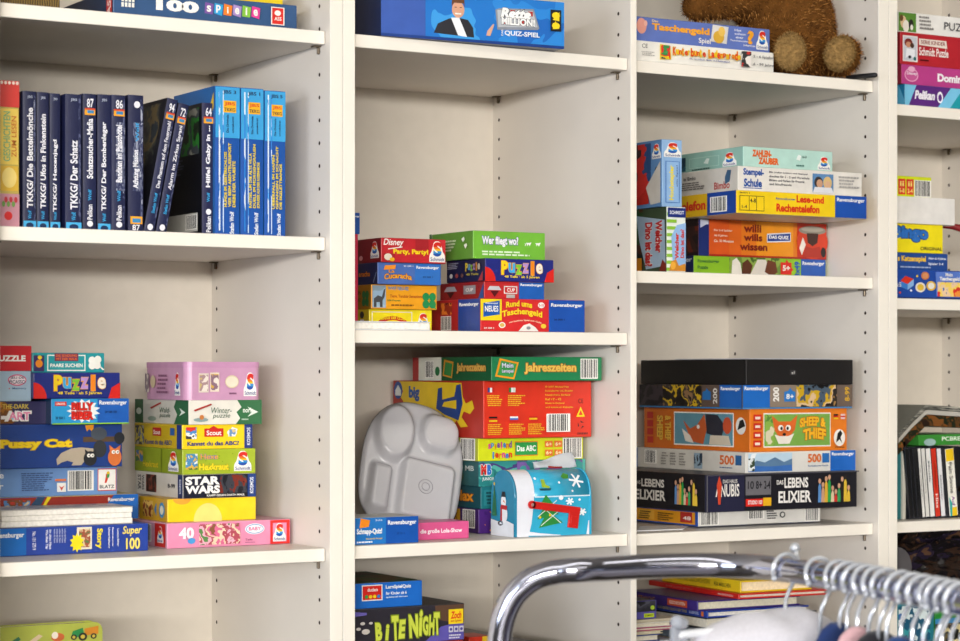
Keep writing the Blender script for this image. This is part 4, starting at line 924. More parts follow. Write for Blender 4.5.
    # door picture (snowman by a fir, plain generic)
    dm = lambda y, z: (-.0045, Wd * y, Hh * z)
    def dpoly(pts, col, name): 
        lay[0] += 1; mesh_obj(name, [(-.0042 - .0001 * lay[0] * .3, Wd * (1 - a), Hh * c) for a, c in pts], [list(range(len(pts)))], [col], parent=r0)
    dpoly([(.0, .0), (1, .0), (1, .2), (.7, .24), (.3, .22), (0, .25)], '#dfe3ea', 'door_snow')
    el = lambda cx_, cz_, rx, rz: [(cx_ + rx * math.cos(i * PI / 10), cz_ + rz * math.sin(i * PI / 10)) for i in range(20)]
    dpoly(el(.58, .34, .15, .14), '#eceef2', 'snowman_picture'); dpoly(el(.56, .53, .11, .1), '#eceef2', 'snowman_picture'); dpoly([(.46, .6), (.66, .6), (.62, .68), (.5, .68)], '#22262c', 'snowman_picture'); dpoly([(.42, .42), (.7, .4), (.72, .47), (.46, .48)], '#b8242a', 'snowman_picture'); dpoly([(.42, .24), (.5, .22), (.5, .44), (.44, .44)], '#b8242a', 'snowman_picture'); dpoly([(.55, .53), (.66, .5), (.56, .56)], '#e88a2a', 'snowman_picture')
    dpoly([(.06, .3), (.26, .3), (.24, .46), (.21, .6), (.16, .78), (.11, .6), (.08, .46)], '#2a6a4a', 'fir_picture'); dpoly(el(.16, .79, .03, .025), '#e8c83a', 'fir_picture')
    # door knob, flag
    bmk = bmesh.new(); bmesh.ops.create_uvsphere(bmk, u_segments=12, v_segments=8, radius=.004); bmesh.ops.translate(bmk, verts=bmk.verts, vec=(-.008, Wd / 2, Hh * .2)); bm_obj('door_knob', bmk, mat('#8a8f98', .25, metal=.9), r0, True)
    red = mat('#c8231e', .28, var=.03)
    bm = bmesh.new()
    xh, zh = at_v(530), pv(504)
    A = Vector((xh, 0, zh)); dirv = Vector((at_v(578), 0, pv(512))) - A; Lf = dirv.length; ang = math.atan2(dirv.z, dirv.x)
    wv = pv(499.5) - pv(507)
    cube(bm, 0, -.006, -wv / 2, Lf, -.003, wv / 2, 0, .001); 
    r = bmesh.ops.create_cone(bm, cap_ends=True, segments=20, radius1=wv / 2 * 1.1, radius2=wv / 2 * 1.1, depth=.003)
    for v in r['verts']: v.co = Vector((v.co.x, -.0045 + v.co.z, v.co.y))
    cube(bm, Lf - .019, -.006, -wv / 2 - .021, Lf - .0005, -.003, -wv / 2 + .001, 0, .001)
    cube(bm, Lf - .015, -.0066, -wv / 2 - .017, Lf - .005, -.0058, -wv / 2 - .003, 0, .0005)
    bmesh.ops.rotate(bm, verts=bm.verts, cent=(0, 0, 0), matrix=Matrix.Rotation(-ang, 3, 'Y')); bmesh.ops.translate(bm, verts=bm.verts, vec=A)
    fl = bm_obj('flag', bm, red, r0)
    bm = bmesh.new(); r = bmesh.ops.create_cone(bm, cap_ends=True, segments=16, radius1=.0024, radius2=.0018, depth=.007)
    for v in r['verts']: v.co = Vector((v.co.x + A.x, -.0035 + v.co.z, v.co.y + A.z))
    bm_obj('flag_rivet', bm, mat('#d8a8a0', .3, metal=.5), fl)
    return C, Ln, Wd, Hh, hv
LBX = letterbox()
# white folded card lying on the letter box
C, Ln, Wd, Hh, hv = LBX
zt = zC + Hh + .0016
cy_ = C[1] + Wd / 2
x0, x1 = XA(532, cy_), XA(573, cy_)
P = [(x0, cy_ - .006, zt), (x1, cy_ - .01, zt + .001), (x1 + .002, cy_ + .006, zt + .024), (x0 + .002, cy_ + .004, zt + .009), (x0 + .004, cy_ + .021, zt + .0064), (x1 - .006, cy_ + .021, zt + .0164)]
bm = bmesh.new(); n = 12; rows = []
for i in range(n + 1):
    t = i / n; row = []
    for k in range(7):
        s = k / 6
        a = Vector(P[0]).lerp(Vector(P[1]), t); c = Vector(P[3]).lerp(Vector(P[2]), t)
        p = a.lerp(c, s); p.z += .003 * math.sin(s * PI) * (1 - t) + .0015 * math.sin(t * 7 + s * 3)
        p.z = max(p.z, zt + .0005)
        row.append(bm.verts.new(p))
    rows.append(row)
for i in range(n):
    for k in range(6):
        fc = bm.faces.new([rows[i][k], rows[i + 1][k], rows[i + 1][k + 1], rows[i][k + 1]])
        if 3 <= i <= 8 and k <= 1: fc.material_index = 1 if k == 0 and 4 <= i <= 7 else 0
bmesh.ops.solidify(bm, geom=bm.faces[:], thickness=.0005)
tag(bm_obj('paper_card', bm, ['#eef0f4', '#c8302a'], smooth=True), 'white paper card with a red patch lying on the tin letter box', 'card')

# ================================================================== BAY 2, bottom shelf
Yd = .035
zbn = ZA(639.5, XA(464, Yd), Yd)
zg = ZA(652, XA(464, Yd), Yd)
bg = bx('game_box', 'big dark grey box lowest under the box with jagged letters', 'game box', None, 352, 556, 652, ZDf, .04, '#4a4644', dep=.26, h=zg - ZDf - .0004, top='#3c3a3a')
b0 = bx('game_box', 'flat red box pressed between the dark grey box and the one with jagged letters', 'game box', None, 349, 463, 640, bg.zt + .0004, .04, '#c8321e', dep=.24, h=zbn - bg.zt - .0012)
b1 = bx('card_game_box', 'little red and yellow card box lying on the big dark grey box', 'card game', None, 469, 491, 640, bg.zt + .0004, .1, '#c8321e', dep=.05, h=.012)
b1.r('F', .6, .0, .99, 1, '#e0b81e')
b = bx('game_box', 'black and violet box with jagged yellow-green lettering at the bottom', 'game box', None, 347.5, 464.3, 603, b0.zt + .0004, Yd, '#2c2932', dep=.27, top='#3a3434', h=.0535)
f = lambda px: (px - 347.5) / 116.8
b.p('F', [(f(424), .02), (f(440), .4), (f(463.5), .52), (f(463.5), .02)], '#5f55a8').p('F', [(f(434), .98), (f(436), .6), (f(452), .5), (f(463.5), .74), (f(463.5), .98)], '#5a4030').p('F', [(f(349), .8), (f(366), .84), (f(366), .9), (f(349), .96)], '#6a60b0')
for a, c, r_ in ((362, .62, .02), (358, .48, .02), (365, .4, .034), (370, .62, .016)): b.e('F', f(a), c, r_, r_ * 2.1, '#c8c2bc', 'picture')
for i, (ch, u0, u1, v0, v1) in enumerate((('B', 374, 381, .14, .62), ('i', 384, 388, .14, .56), ('T', 390, 397, .12, .78), ('E', 397, 404, .16, .66), ('N', 407, 417, .16, .78), ('i', 417, 421, .2, .88), ('G', 421, 427, .2, .72), ('H', 427, 433, .2, .74), ('T', 432, 438, .2, .8))):
    b.t('F', ch, f(u0), v0, f(u1), v1, '#c6d048', '#7a8a1c', 'title_lettering', .05, (.12 if i % 2 else -.1))
b.r('F', f(447), .46, f(462), .86, '#f0cf1e', 'logo').t('F', 'Zoch', f(449), .6, f(460), .8, '#d83a1c', None, 'logo', .04, .2).t('F', 'zum Spielen', f(449), .5, f(460), .58, '#b83a1c', part='logo')
for k in range(3): b.r('F', f(447 + 5.3 * k), .24, f(451.5 + 5.3 * k), .4, '#c8c4d4', 'age_mark').e('F', f(449.2 + 5.3 * k), .32, .012, .04, '#4a4290', 'age_mark')
b.lines('F', f(447), .06, f(462), .2, 2, '#d0ccdc')
b2 = bx('game_box', 'flat bright blue quiz box lying on the dark box with jagged letters', 'game box', None, 347.5, 422.3, 584.2, b.zt, .04, '#1a66c0', dep=.17, top=picm(['#5a3a1c', '#3a5a1c', '#7a5a2a', '#4a6a1c'], 16, 3))
f = lambda px: (px - 347.5) / 74.8
b2.r('F', f(361.5), .3, f(382), .92, '#e8e4e0', 'logo').r('F', f(362.3), .34, f(381), .88, '#cf241c', 'logo').t('F', 'duden', f(367), .66, f(377), .8, '#f0e8e4', part='logo')
for k, c in enumerate(('#2f9a4a', '#e8c81e', '#e8c81e', '#2a7ac8')): b2.e('F', f(366 + 4 * k), .46, .022, .07, c, 'logo')
b2.t('F', 'LernSpielQuiz', f(385), .7, f(410.5), .88, '#f2f2f0', None, 'title_lettering', .03).t('F', 'für Kinder ab 6', f(385), .5, f(406), .62, '#f2f2f0').t('F', 'spielend lernen', f(385), .36, f(407), .44, '#d8e4f0')

# ================================================================== BAY 3, top shelf
b = bx('game_box', 'flat white box with colourful jagged lettering beside the teddy bear', 'game box', None, 631.5, 773.8, 38, Z['A3'], .022, '#ebe8e0', dep=.19, h=.0318)
f = lambda px: (px - 631.5) / 142.3
b.t('F', 'CE', f(641.5), .66, f(647), .86, '#2a2a2a', bold=0).lines('F', f(641), .28, f(655), .52, 3, '#b0aca8').p('F', [(f(658), .16), (f(658), .9), (f(668), .86), (f(669), .2)], '#e8c81e', 'picture').pic('F', f(659), .2, f(668), .86, ['#2a3a5a', '#e8c81e', '#d8342a', '#3a8a4a'], 90, 2)
import itertools
ttl = 'Kunterbunte Ladenparade'
cols3 = itertools.cycle(('#d8342a', '#e8b41e', '#d8342a', '#e0781e'))
for k, ch in enumerate(ttl):
    if ch == ' ': continue
    u = f(670.5) + (f(736) - f(670.5)) * k / len(ttl)
    b.t('F', ch, u, .42 + .03 * (k % 3), u + .0225 * (.6 if ch in 'tlr' else 1), (.82 if ch in 'KLtbdl' else .68) + .03 * (k % 2), next(cols3), '#f0d21e', 'title_lettering', .04)
b.t('F', 'Ein verrücktes Merk- und Einkaufspiel', f(685), .24, f(725), .34, '#3a4a9a').pic('F', f(737), .14, f(747), .9, ['#c8302a', '#f0e8e0', '#3a3a3a', '#c8302a'], 60, 5).t('F', '2 - 6 Spieler', f(749), .6, f(770), .76, '#5a5a5e').t('F', '6 - 99 Jahre', f(749), .22, f(770), .38, '#5a5a5e')
zt = b.zt
b = bx('game_box', 'periwinkle blue box with orange lettering and a question mark, beside the teddy bear', 'game box', None, 631.5, 769.8, 13.2, zt, .027, '#5f74b8', dep=.185, h=.0375)
f = lambda px: (px - 631.5) / 138.3
b.e('F', f(641), .62, .035, .32, '#e09a8a', 'picture').e('F', f(645), .74, .012, .12, '#e8b0a0', 'picture').t('F', 'Taschengeld', f(651), .42, f(708), .78, '#f0a42a', None, 'title_lettering', .045).t('F', 'Das', f(651), .82, f(657), .92, '#f0d0a0').t('F', 'Spiel', f(697), .08, f(709), .36, '#ece6e0').p('F', [(f(709), .26), (f(711), .96), (f(727), .92), (f(725), .2)], '#d8d4d0', 'picture').e('F', f(717), .46, .04, .26, '#d8a83a', 'picture').e('F', f(720), .7, .025, .2, '#e8be5a', 'picture')
for k, (s_, a, e_) in enumerate((('Hat', 733, 740), ('schon', 733, 744), ('einer', 734, 742), ('Taschengeld', 728, 746), ('bekommen', 742, 754))): b.t('F', s_, f(a), .78 - k * .15, f(e_), .87 - k * .15, '#e8e8f0')
b.t('F', '?', f(745.5), .28, f(752.5), .86, '#f0a42a', None, 'title_lettering', .05).schmidt('F', f(755), .1, f(767), .9)

# black pen on the front edge
yp = .012
p0 = Vector((XA(846, yp + .02), yp + .02, Z['A3'] + .0045)); p1 = Vector((XA(877, -.02), -.02, Z['A3'] + .0045))
dv = p1 - p0
v, f_ = tube_pts([p0, p0 + dv * .1, p0 + dv * .35, p0 + dv * .36, p0 + dv * .9, p0 + dv * .97, p1], [.0022, .0036, .0038, .0042, .0042, .0036, .002], 12)
o = mesh_obj('marker_pen', v, f_, [mat('#141416', .5)], smooth=True)
tag(o, 'black marker pen poking over the shelf end by the teddy bear', 'pen')

# ================================================================== BAY 3, second shelf
zB = Z['B3']
G7 = 'stacked boxes beside the two upright boxes'
b = bx('game_box', 'upright box with a green and white striped side, under the upright blue box', 'game box', None, 666.5, 685.7, 206.4, zB, .03, '#e6eae0', xl=633, vdep=.16, side='#3a4a34')
for k in range(9): b.r('F', 0, .02 + k * .105, .5, .07 + k * .105, '#8cc03a', 'stripe_print')
b.r('F', .04, .84, .97, .985, '#1f2f78', 'logo').t('F', 'SCHMIDT', .14, .885, .88, .94, '#e8ecf4', part='logo').p('F', [(.3, .1), (.22, .55), (.5, .72), (.97, .76), (.97, .1)], '#8fb4de').t('F', 'Welcher', .4, .2, .6, .6, '#c8301e', None, 'title_lettering', .05, rot=1).t('F', 'Dino ist das?', .68, .22, .88, .66, '#c8301e', None, 'title_lettering', .04, rot=1).p('F', [(.1, .02), (.2, .16), (.45, .2), (.6, .1), (.95, .14), (.95, .02)], '#c8842a', 'picture').e('F', .3, .1, .14, .06, '#e8a83a', 'picture')
b.pic('L', 0, .0, .3, 1, ['#1c2a1a', '#2a4a24', '#4a2a1c', '#16201c'], 26, 3).p('L', [(.1, .9), (.95, .8), (.98, .1), (.4, .06), (.2, .5)], '#9ab0c4').t('L', 'Welcher', .68, .3, .88, .8, '#b82a2a', '#e0d8d0', 'title_lettering', .05, rot=2).t('L', 'Dino ist das?', .38, .1, .6, .78, '#b82a2a', '#e0d8d0', 'title_lettering', .05, rot=2).r('L', 0, 0, .28, .24, '#d0861c').p('L', [(.8, .02), (.9, .2), (1, .12), (1, .02)], '#7a2a1c', 'picture')
zu = b.zt
b = bx('game_box', 'upright light blue box with a yellow vertical title, standing on the striped box', 'game box', None, 661.8, 682, 139, zu, .034, '#8fb4dc', xl=632, vdep=.155, side='#5a86b8')
b.schmidt('F', .1, .74, .95, .96).r('F', .16, .06, .86, .68, '#3a70b8', 'frame_line').r('F', .2, .07, .82, .67, '#8fb4dc', 'frame_line').t('F', 'Hochstapler', .34, .1, .62, .62, '#e8d43a', None, 'title_lettering', .04, rot=1).t('F', 'ein Spiel', .68, .3, .78, .62, '#2a4a8a', rot=1)
b.schmidt('L', .68, .72, .98, .94).pic('L', .0, .1, .66, .96, ['#4a86c0', '#2a4a7a', '#c8302a', '#3a2a2a', '#d8b43a'], 22, 6).e('L', .86, .5, .08, .1, '#20242a', 'picture').e('L', .86, .32, .07, .09, '#20242a', 'picture').p('L', [(0, .05), (.55, .3), (.6, .06)], '#b8281e', 'picture').p('L', [(.5, .3), (.98, .68), (.98, .06), (.66, .04)], '#c8c4bc')
# right pile
Yw = .125
b = bx('puzzle_box', 'bright green puzzle box with horses and a blue end, under the orange quiz box', 'puzzle box', G7, 693.5, 826, 255.3, zB, Yw, '#8cbf2a', xl=680, vdep=.18, side='#1c2a58')
f = lambda px: (px - 693.5) / 132.5
b.ravens('F', f(800), .01, .995, .99, '#1f54aa', (.66, .9)).pic('F', f(728), .02, f(779), .98, ['#6a8a3a', '#8aa84a', '#4a6a2a', '#9ab85a'], 40, 3).p('F', [(f(730), .05), (f(731), .8), (f(735), .95), (f(739), .7), (f(741), .05)], '#eae6dc', 'picture').p('F', [(f(740), .05), (f(741), .7), (f(746), .9), (f(751), .6), (f(749), .2), (f(745), .05)], '#5a3220', 'picture').p('F', [(f(748), .1), (f(752), .5), (f(756), .9), (f(764), .9), (f(768), .5), (f(772), .3), (f(764), .05)], '#dcd6cc', 'picture').p('F', [(f(763), .3), (f(766), .9), (f(774), .8), (f(776), .3), (f(770), .1)], '#6a3a24', 'picture')
b.p('F', [(f(779), .2), (f(779), .8), (f(784), .8), (f(785), .95), (f(787), .8), (f(790), .8), (f(790), .55), (f(792), .45), (f(790), .35), (f(790), .2)], '#d8261c', 'age_mark').t('F', '5+', f(781), .38, f(788.5), .66, '#f4f0e8', None, 'age_mark', .04).t('F', '3x49', f(793), .1, f(798.5), .86, '#1f54aa', None, 'lettering', .04, rot=1).t('F', 'Ravensburger', f(697), .62, f(718), .82, '#2a6a3a').t('F', 'Puzzle', f(697), .36, f(707), .52, '#2a6a3a')
b.t('L', 'ger', .2, .64, .9, .86, '#d0d4e0')
zt = b.zt
b = bx('game_box', 'orange quiz box with dark red lettering and a figure in a wide hat', 'game box', G7, 698.4, 826, 218.4, zt, Yw, '#e07a1e', xl=686, vdep=.19, side='#241a1c')
f = lambda px: (px - 698.4) / 127.6
b.r('F', 0, 0, f(708.5), .99, '#1e2f72').p('F', [(f(700), .75), (f(706), .85), (f(708), .85), (f(708), .98), (f(700), .98)], '#c8d0e4').r('F', f(708.5), 0, f(740), .99, '#d8581e').r('F', f(728), 0, f(740), .99, '#dc661e').r('F', f(755), 0, f(792), .99, '#e8941e').r('F', f(796), 0, 1, .99, '#c8341c').r('F', f(708.5), 0, 1, .05, '#a82418')
for k, (s_, e_) in enumerate((('Für 2-4 Spieler', 731), ('Ab 8 Jahren', 726), ('Ca. 30 Minuten', 732))): b.t('F', s_, f(713), .66 - k * .14, f(e_), .73 - k * .14, '#f4e8d8')
for s_, a, e_, q, t_ in (('willi', 742, 759.5, .68, .9), ('wills', 742, 760.5, .44, .64), ('wissen', 738, 765.5, .18, .38)): b.t('F', s_, f(a), q, f(e_), t_, '#7a1e14', None, 'title_lettering', .035)
b.p('F', [(f(765), .42), (f(765), .66), (f(789), .72), (f(789), .46)], '#e8ecf4', 'title_panel').p('F', [(f(765.6), .45), (f(765.6), .63), (f(788.4), .69), (f(788.4), .49)], '#24408e', 'title_panel').t('F', 'DAS QUIZ', f(767), .51, f(787), .62, '#f4f4f4', None, 'title_panel', .04)
b.e('F', f(811), .48, .125, .48, '#c83a1c', 'picture').e('F', f(811), .8, .11, .12, '#8a8478', 'picture').e('F', f(811), .83, .09, .07, '#a8a294', 'picture').p('F', [(f(805), .72), (f(806), .46), (f(811), .36), (f(816), .46), (f(817), .72)], '#3a1c14', 'picture').p('F', [(f(797.5), .3), (f(801), .6), (f(804), .4), (f(800), .1)], '#e0dcd4', 'picture').p('F', [(f(801), .05), (f(804), .36), (f(811), .3), (f(818), .36), (f(822), .05)], '#a82c1c', 'picture').e('F', f(822), .2, .02, .14, '#1c1414', 'picture')
b.pic('L', .1, .1, 1, .8, ['#241a1c', '#3a2420', '#6a2a1c'], 40, 3)
zt = b.zt
b = bx('game_box', 'wide yellow box with red lettering and blue ends, overhanging the orange quiz box', 'game box', G7, 736.5, 867, 189.8, zt, -.004, '#f0cc1c', xl=662, vdep=.25, side='#d8ac1c', top='#d0ccc4')
f = lambda px: (px - 736.5) / 130.5
b.ravens('F', f(834), .01, .995, .99, '#1f4fa8', (.68, .9)).t('F', 'Lese-und', f(795), .58, f(822.5), .9, '#d8341c', None, 'title_lettering', .04).t('F', 'Rechentelefon', f(775), .14, f(818), .5, '#d8341c', None, 'title_lettering', .04).t('F', 'Ravensburger', f(774.5), .64, f(794), .76, '#3a5aa8').t('F', '24 071 1', f(739), .86, f(749), .93, '#3a3a3a')
b.r('F', f(739), .12, f(763), .78, '#6a5a1c', 'age_mark').r('F', f(739.6), .15, f(748), .75, '#f0cc1c', 'age_mark').r('F', f(748.6), .15, f(755), .75, '#f0cc1c', 'age_mark').r('F', f(755.6), .15, f(762.4), .75, '#f0cc1c', 'age_mark').t('F', '4-8', f(749), .48, f(754.6), .66, '#2a2a2a', part='age_mark').t('F', '1-4', f(741), .22, f(746), .36, '#2a2a2a', part='age_mark')
b.r('L', .62, .01, .995, .99, '#1c3f8e').bar('L', .66, .12, .88, .8).t('L', 'elefon', .28, .28, .6, .72, '#c8301e', None, 'title_lettering', .04).r('L', 0, 0, .2, 1, '#b0901c')
zt = b.zt
b = bx('game_box', 'white box with dark blue lettering and a photo, on the wide yellow box', 'game box', G7, 737.8, 862, 165.6, zt, 0, '#e2ddd4', xl=662, vdep=.24, side='#c4beb4', rough=.5)
f = lambda px: (px - 737.8) / 124.2
b.t('F', 'Stempel-', f(743), .56, f(763), .92, '#1f4f9e', None, 'title_lettering', .04).t('F', 'Schule', f(743.5), .16, f(761), .5, '#1f4f9e', None, 'title_lettering', .04).r('F', f(743), .1, f(761), .13, '#1f4f9e', 'title_lettering')
for k, (s_, e_) in enumerate((('Mit großen Lettern und Stempel', 806), ('drucken für 1 - 2 und Vorschule', 808), ('Bildern und Farben für Freunde', 803), ('und Schulfreunde', 790))): b.t('F', s_, f(768), .76 - k * .16, f(e_), .85 - k * .16, '#4a4a50')
b.r('F', f(811), .08, f(832), .86, '#5a86b4', 'photo_print').e('F', f(817), .5, .035, .24, '#3a3434', 'photo_print').e('F', f(818), .45, .025, .18, '#c89a7a', 'photo_print').e('F', f(826), .5, .035, .26, '#d8b87a', 'photo_print').e('F', f(826), .42, .022, .16, '#d8ac8a', 'photo_print').p('F', [(f(811), .08), (f(813), .3), (f(830), .3), (f(832), .08)], '#e0e0e4', 'photo_print').lines('F', f(837), .3, f(858), .85, 4, '#a8a4a0')
b.t('L', 'Bimbo', .7, .12, .9, .42, '#a82a24').p('L', [(.84, .3), (.9, .4), (.92, .86), (.87, .88), (.84, .6)], '#3a5a78', 'picture').t('L', 'ial Bimbo', .3, .62, .46, .78, '#4a4a4a').lines('L', .28, .2, .62, .56, 4, '#6a6460')
zt = b.zt
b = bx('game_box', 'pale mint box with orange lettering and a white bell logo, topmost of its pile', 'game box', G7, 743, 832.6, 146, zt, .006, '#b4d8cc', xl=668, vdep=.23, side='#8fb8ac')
f = lambda px: (px - 743) / 89.6
b.t('F', 'ZAHLEN-', f(752), .52, f(771), .86, '#e0641c', None, 'title_lettering', .06).t('F', 'ZAUBER', f(758), .16, f(778), .5, '#e0641c', None, 'title_lettering', .06).schmidt('F', f(817), .06, f(830), .72).p('F', [(f(795), .5), (f(799), .44), (f(800), .7), (f(797), .74)], '#e8f0ea', 'picture').lines('F', f(795), .14, f(803), .28, 1, '#4a7a70').t('F', '8-10', f(801), .58, f(805), .7, '#3a5a54')
b.schmidt('L', .74, .1, .92, .78).r('L', .3, .2, .7, .72, '#a8ccc0', 'frame_line').r('L', .31, .23, .69, .69, '#8fb8ac', 'frame_line').lines('L', .34, .08, .62, .18, 1, '#2a4a46').p('L', [(.5, .4), (.56, .34), (.58, .6), (.54, .62)], '#dce8e0', 'picture').pic('L', 0, .1, .26, .8, ['#1c3a4a', '#2a5a6a', '#16242c'], 50, 2)

# ================================================================== BAY 3, third shelf
zC = Z['C3']
G8 = 'stacked boxes under the black box'
v_ = [(XA(637, .05), .05), (XA(683, .045), .045), (XA(690, .12), .12), (XA(640, .13), .13)]
bm = bmesh.new()
lo4 = [bm.verts.new((x, y, zC + .0002)) for x, y in v_]; hi4 = [bm.verts.new((x, y, zC + .0015)) for x, y in v_]
bm.faces.new(lo4[::-1]); bm.faces.new(hi4)
for i in range(4): bm.faces.new([lo4[i], lo4[(i + 1) % 4], hi4[(i + 1) % 4], hi4[i]])
bmesh.ops.recalc_face_normals(bm, faces=bm.faces)
tag(bm_obj('paper_sheet', bm, '#e8e8ea'), 'white paper sheet poking out under the thin blue box with barcodes', 'paper')
zb = zC + .0022
b = bx('game_box', 'thin blue box with a white front of barcodes, lowest under the black box', 'game box', G8, 698, 820.6, 511, zb, .062, '#dcd9d2', xl=633, vdep=.2, side='#1f4aa0', top='#2a5ab0')
f = lambda px: (px - 698) / 122.6
b.bar('F', f(700), .06, f(718), .92).bar('F', f(747), .34, f(763), .98).bar('F', f(804), .04, f(819), .98).lines('F', f(765), .3, f(776), .9, 4, '#4a4a4a')
b.e('F', f(780), .56, .022, .2, '#2a2a2a', 'recycling_mark').e('F', f(780), .56, .014, .13, '#dcd9d2', 'recycling_mark').r('F', f(745), .02, f(776), .05, '#9a968e')
b.r('L', .06, .1, .96, .88, '#d8941e').r('L', .1, .2, .34, .8, '#e0a83a').r('L', .74, .2, .92, .86, '#a82a24', 'badge').t('L', '48', .78, .36, .9, .6, '#e8d8d0', part='badge').lines('L', .12, .22, .34, .76, 4, '#5a4010').lines('L', .42, .22, .68, .76, 4, '#5a4010')
zt = b.zt
b = bx('game_box', 'wide black fantasy box with white angular lettering and tiny figures', 'game box', G8, 705, 857, 474.9, zt, .022, '#1c1b22', xl=628, vdep=.28, side='#17161b')
f = lambda px: (px - 705) / 152
b.r('F', 0, 0, f(743), .98, '#24243c').t('F', 'ANUBIS', f(715), .4, f(738), .74, '#e8e4dc', None, 'title_lettering', .02).t('F', 'DAS HAUS', f(722), .76, f(736), .86, '#c8c4bc').p('F', [(f(716), .72), (f(718.5), .96), (f(721), .72), (f(719.5), .2), (f(717.5), .2)], '#c8442a', 'picture').r('F', f(744), .42, f(769), .92, '#6a686c', 'age_mark')
for k, s_ in enumerate(('10', '8+', '2-4')): b.t('F', s_, f(746 + 8 * k), .58, f(752 + 8 * k), .8, '#1c1b22', part='age_mark')
b.r('F', f(744), .12, f(769), .32, '#d8281e', 'logo').r('F', f(761), .12, f(769), .34, '#e8b01e', 'logo').t('F', 'STUDIO 100', f(746), .17, f(760), .28, '#f0ece8', part='logo').t('F', 'DAS', f(774.5), .68, f(781), .8, '#ece8e2').t('F', 'LEBENS', f(782), .58, f(806), .86, '#ece8e2', None, 'title_lettering', .03).t('F', 'ELIXIER', f(776), .18, f(809), .5, '#ece8e2', None, 'title_lettering', .03)
def figs(b, face, u0, u1):
    for k, (c, hh) in enumerate((('#5a8ac0', .8), ('#c89a7a', .7), ('#d8a83a', .86), ('#2a9a4a', .9), ('#d8c4a0', .6), ('#c8342a', .5), ('#3a9a5a', .66), ('#2a2420', .84), ('#d8b43a', .9), ('#d8b43a', .6))):
        u = u0 + (u1 - u0) * (k + .5) / 10; w_ = (u1 - u0) * .055
        b.p(face, [(u - w_, .16), (u - w_ * .8, hh - .2), (u, hh - .1), (u + w_ * .8, hh - .2), (u + w_, .16)], c, 'picture').e(face, u, hh - .06, w_ * .8, .07, '#c8987a' if k != 8 else '#2a2420', 'picture')
figs(b, 'F', f(816), f(848)); figs(b, 'L', .62, .92)
b.t('L', 'LEBENS', .2, .58, .5, .8, '#d8d4cc', None, 'title_lettering', .03).t('L', 'ELIXIER', .12, .22, .52, .5, '#d8d4cc', None, 'title_lettering', .03).t('L', 'DAS', .11, .64, .19, .74, '#c8c4bc').r('F', 0, .0, .006, 1, '#6a686c').r('F', .0, .97, 1, 1, '#4a4850')
zt = b.zt
b = bx('puzzle_box', 'white puzzle box with a mountain lake picture and blue end, on the black fantasy box', 'puzzle box', G8, 745.5, 855.8, 452.4, zt, .03, '#dad7d0', xl=630, vdep=.34, side='#c9c5bc')
f = lambda px: (px - 745.5) / 110.3
b.ravens('F', f(829.5), .01, .995, .99, '#1f62b8', (.7, .92)).r('F', f(748), .06, f(791), .94, '#b8d0e0', 'picture').p('F', [(f(748), .3), (f(756), .6), (f(764), .5), (f(774), .74), (f(783), .5), (f(791), .66), (f(791), .25), (f(748), .25)], '#5a7a9a', 'picture').p('F', [(f(748), .06), (f(748), .36), (f(770), .3), (f(791), .36), (f(791), .06)], '#3a6ab0', 'picture').p('F', [(f(748), .5), (f(751), .9), (f(756), .94), (f(754), .7), (f(750), .4)], '#e8ecee', 'picture').pic('F', f(748), .1, f(754), .7, ['#3a4a34', '#e0e4e4', '#2a3a2a'], 70, 3)
b.t('F', '500', f(806.5), .44, f(820), .86, '#d86a1c', None, 'title_lettering', .03).r('F', f(821), .42, f(828), .88, '#2a6ab0', 'picture').t('F', 'Ravensburger Puzzle', f(806.5), .22, f(827), .32, '#4a6a9a')
b.t('L', '500', .79, .36, .91, .82, '#d0641c', None, 'title_lettering', .03).r('L', .92, .36, .97, .84, '#2a5a8a', 'picture').lines('L', .79, .18, .95, .28, 1, '#5a6a8a').r('L', 0, 0, .075, 1, '#2458a8').bar('L', .14, .22, .25, .9).pic('L', .58, .1, .65, .86, ['#2a3a4a', '#8aa0b0', '#1c242c'], 80, 3)
for k in range(3): b.lines('L', .3 + .08 * k, .2, .36 + .08 * k, .86, 5, '#8a8680')
zt = b.zt
b = bx('game_box', 'orange box with a cartoon fox, under the dark puzzle box with a blue middle', 'game box', G8, 749.6, 847, 409, zt, .03, '#e07a22', xl=644, side='#c9671c')
f = lambda px: (px - 749.6) / 97.4
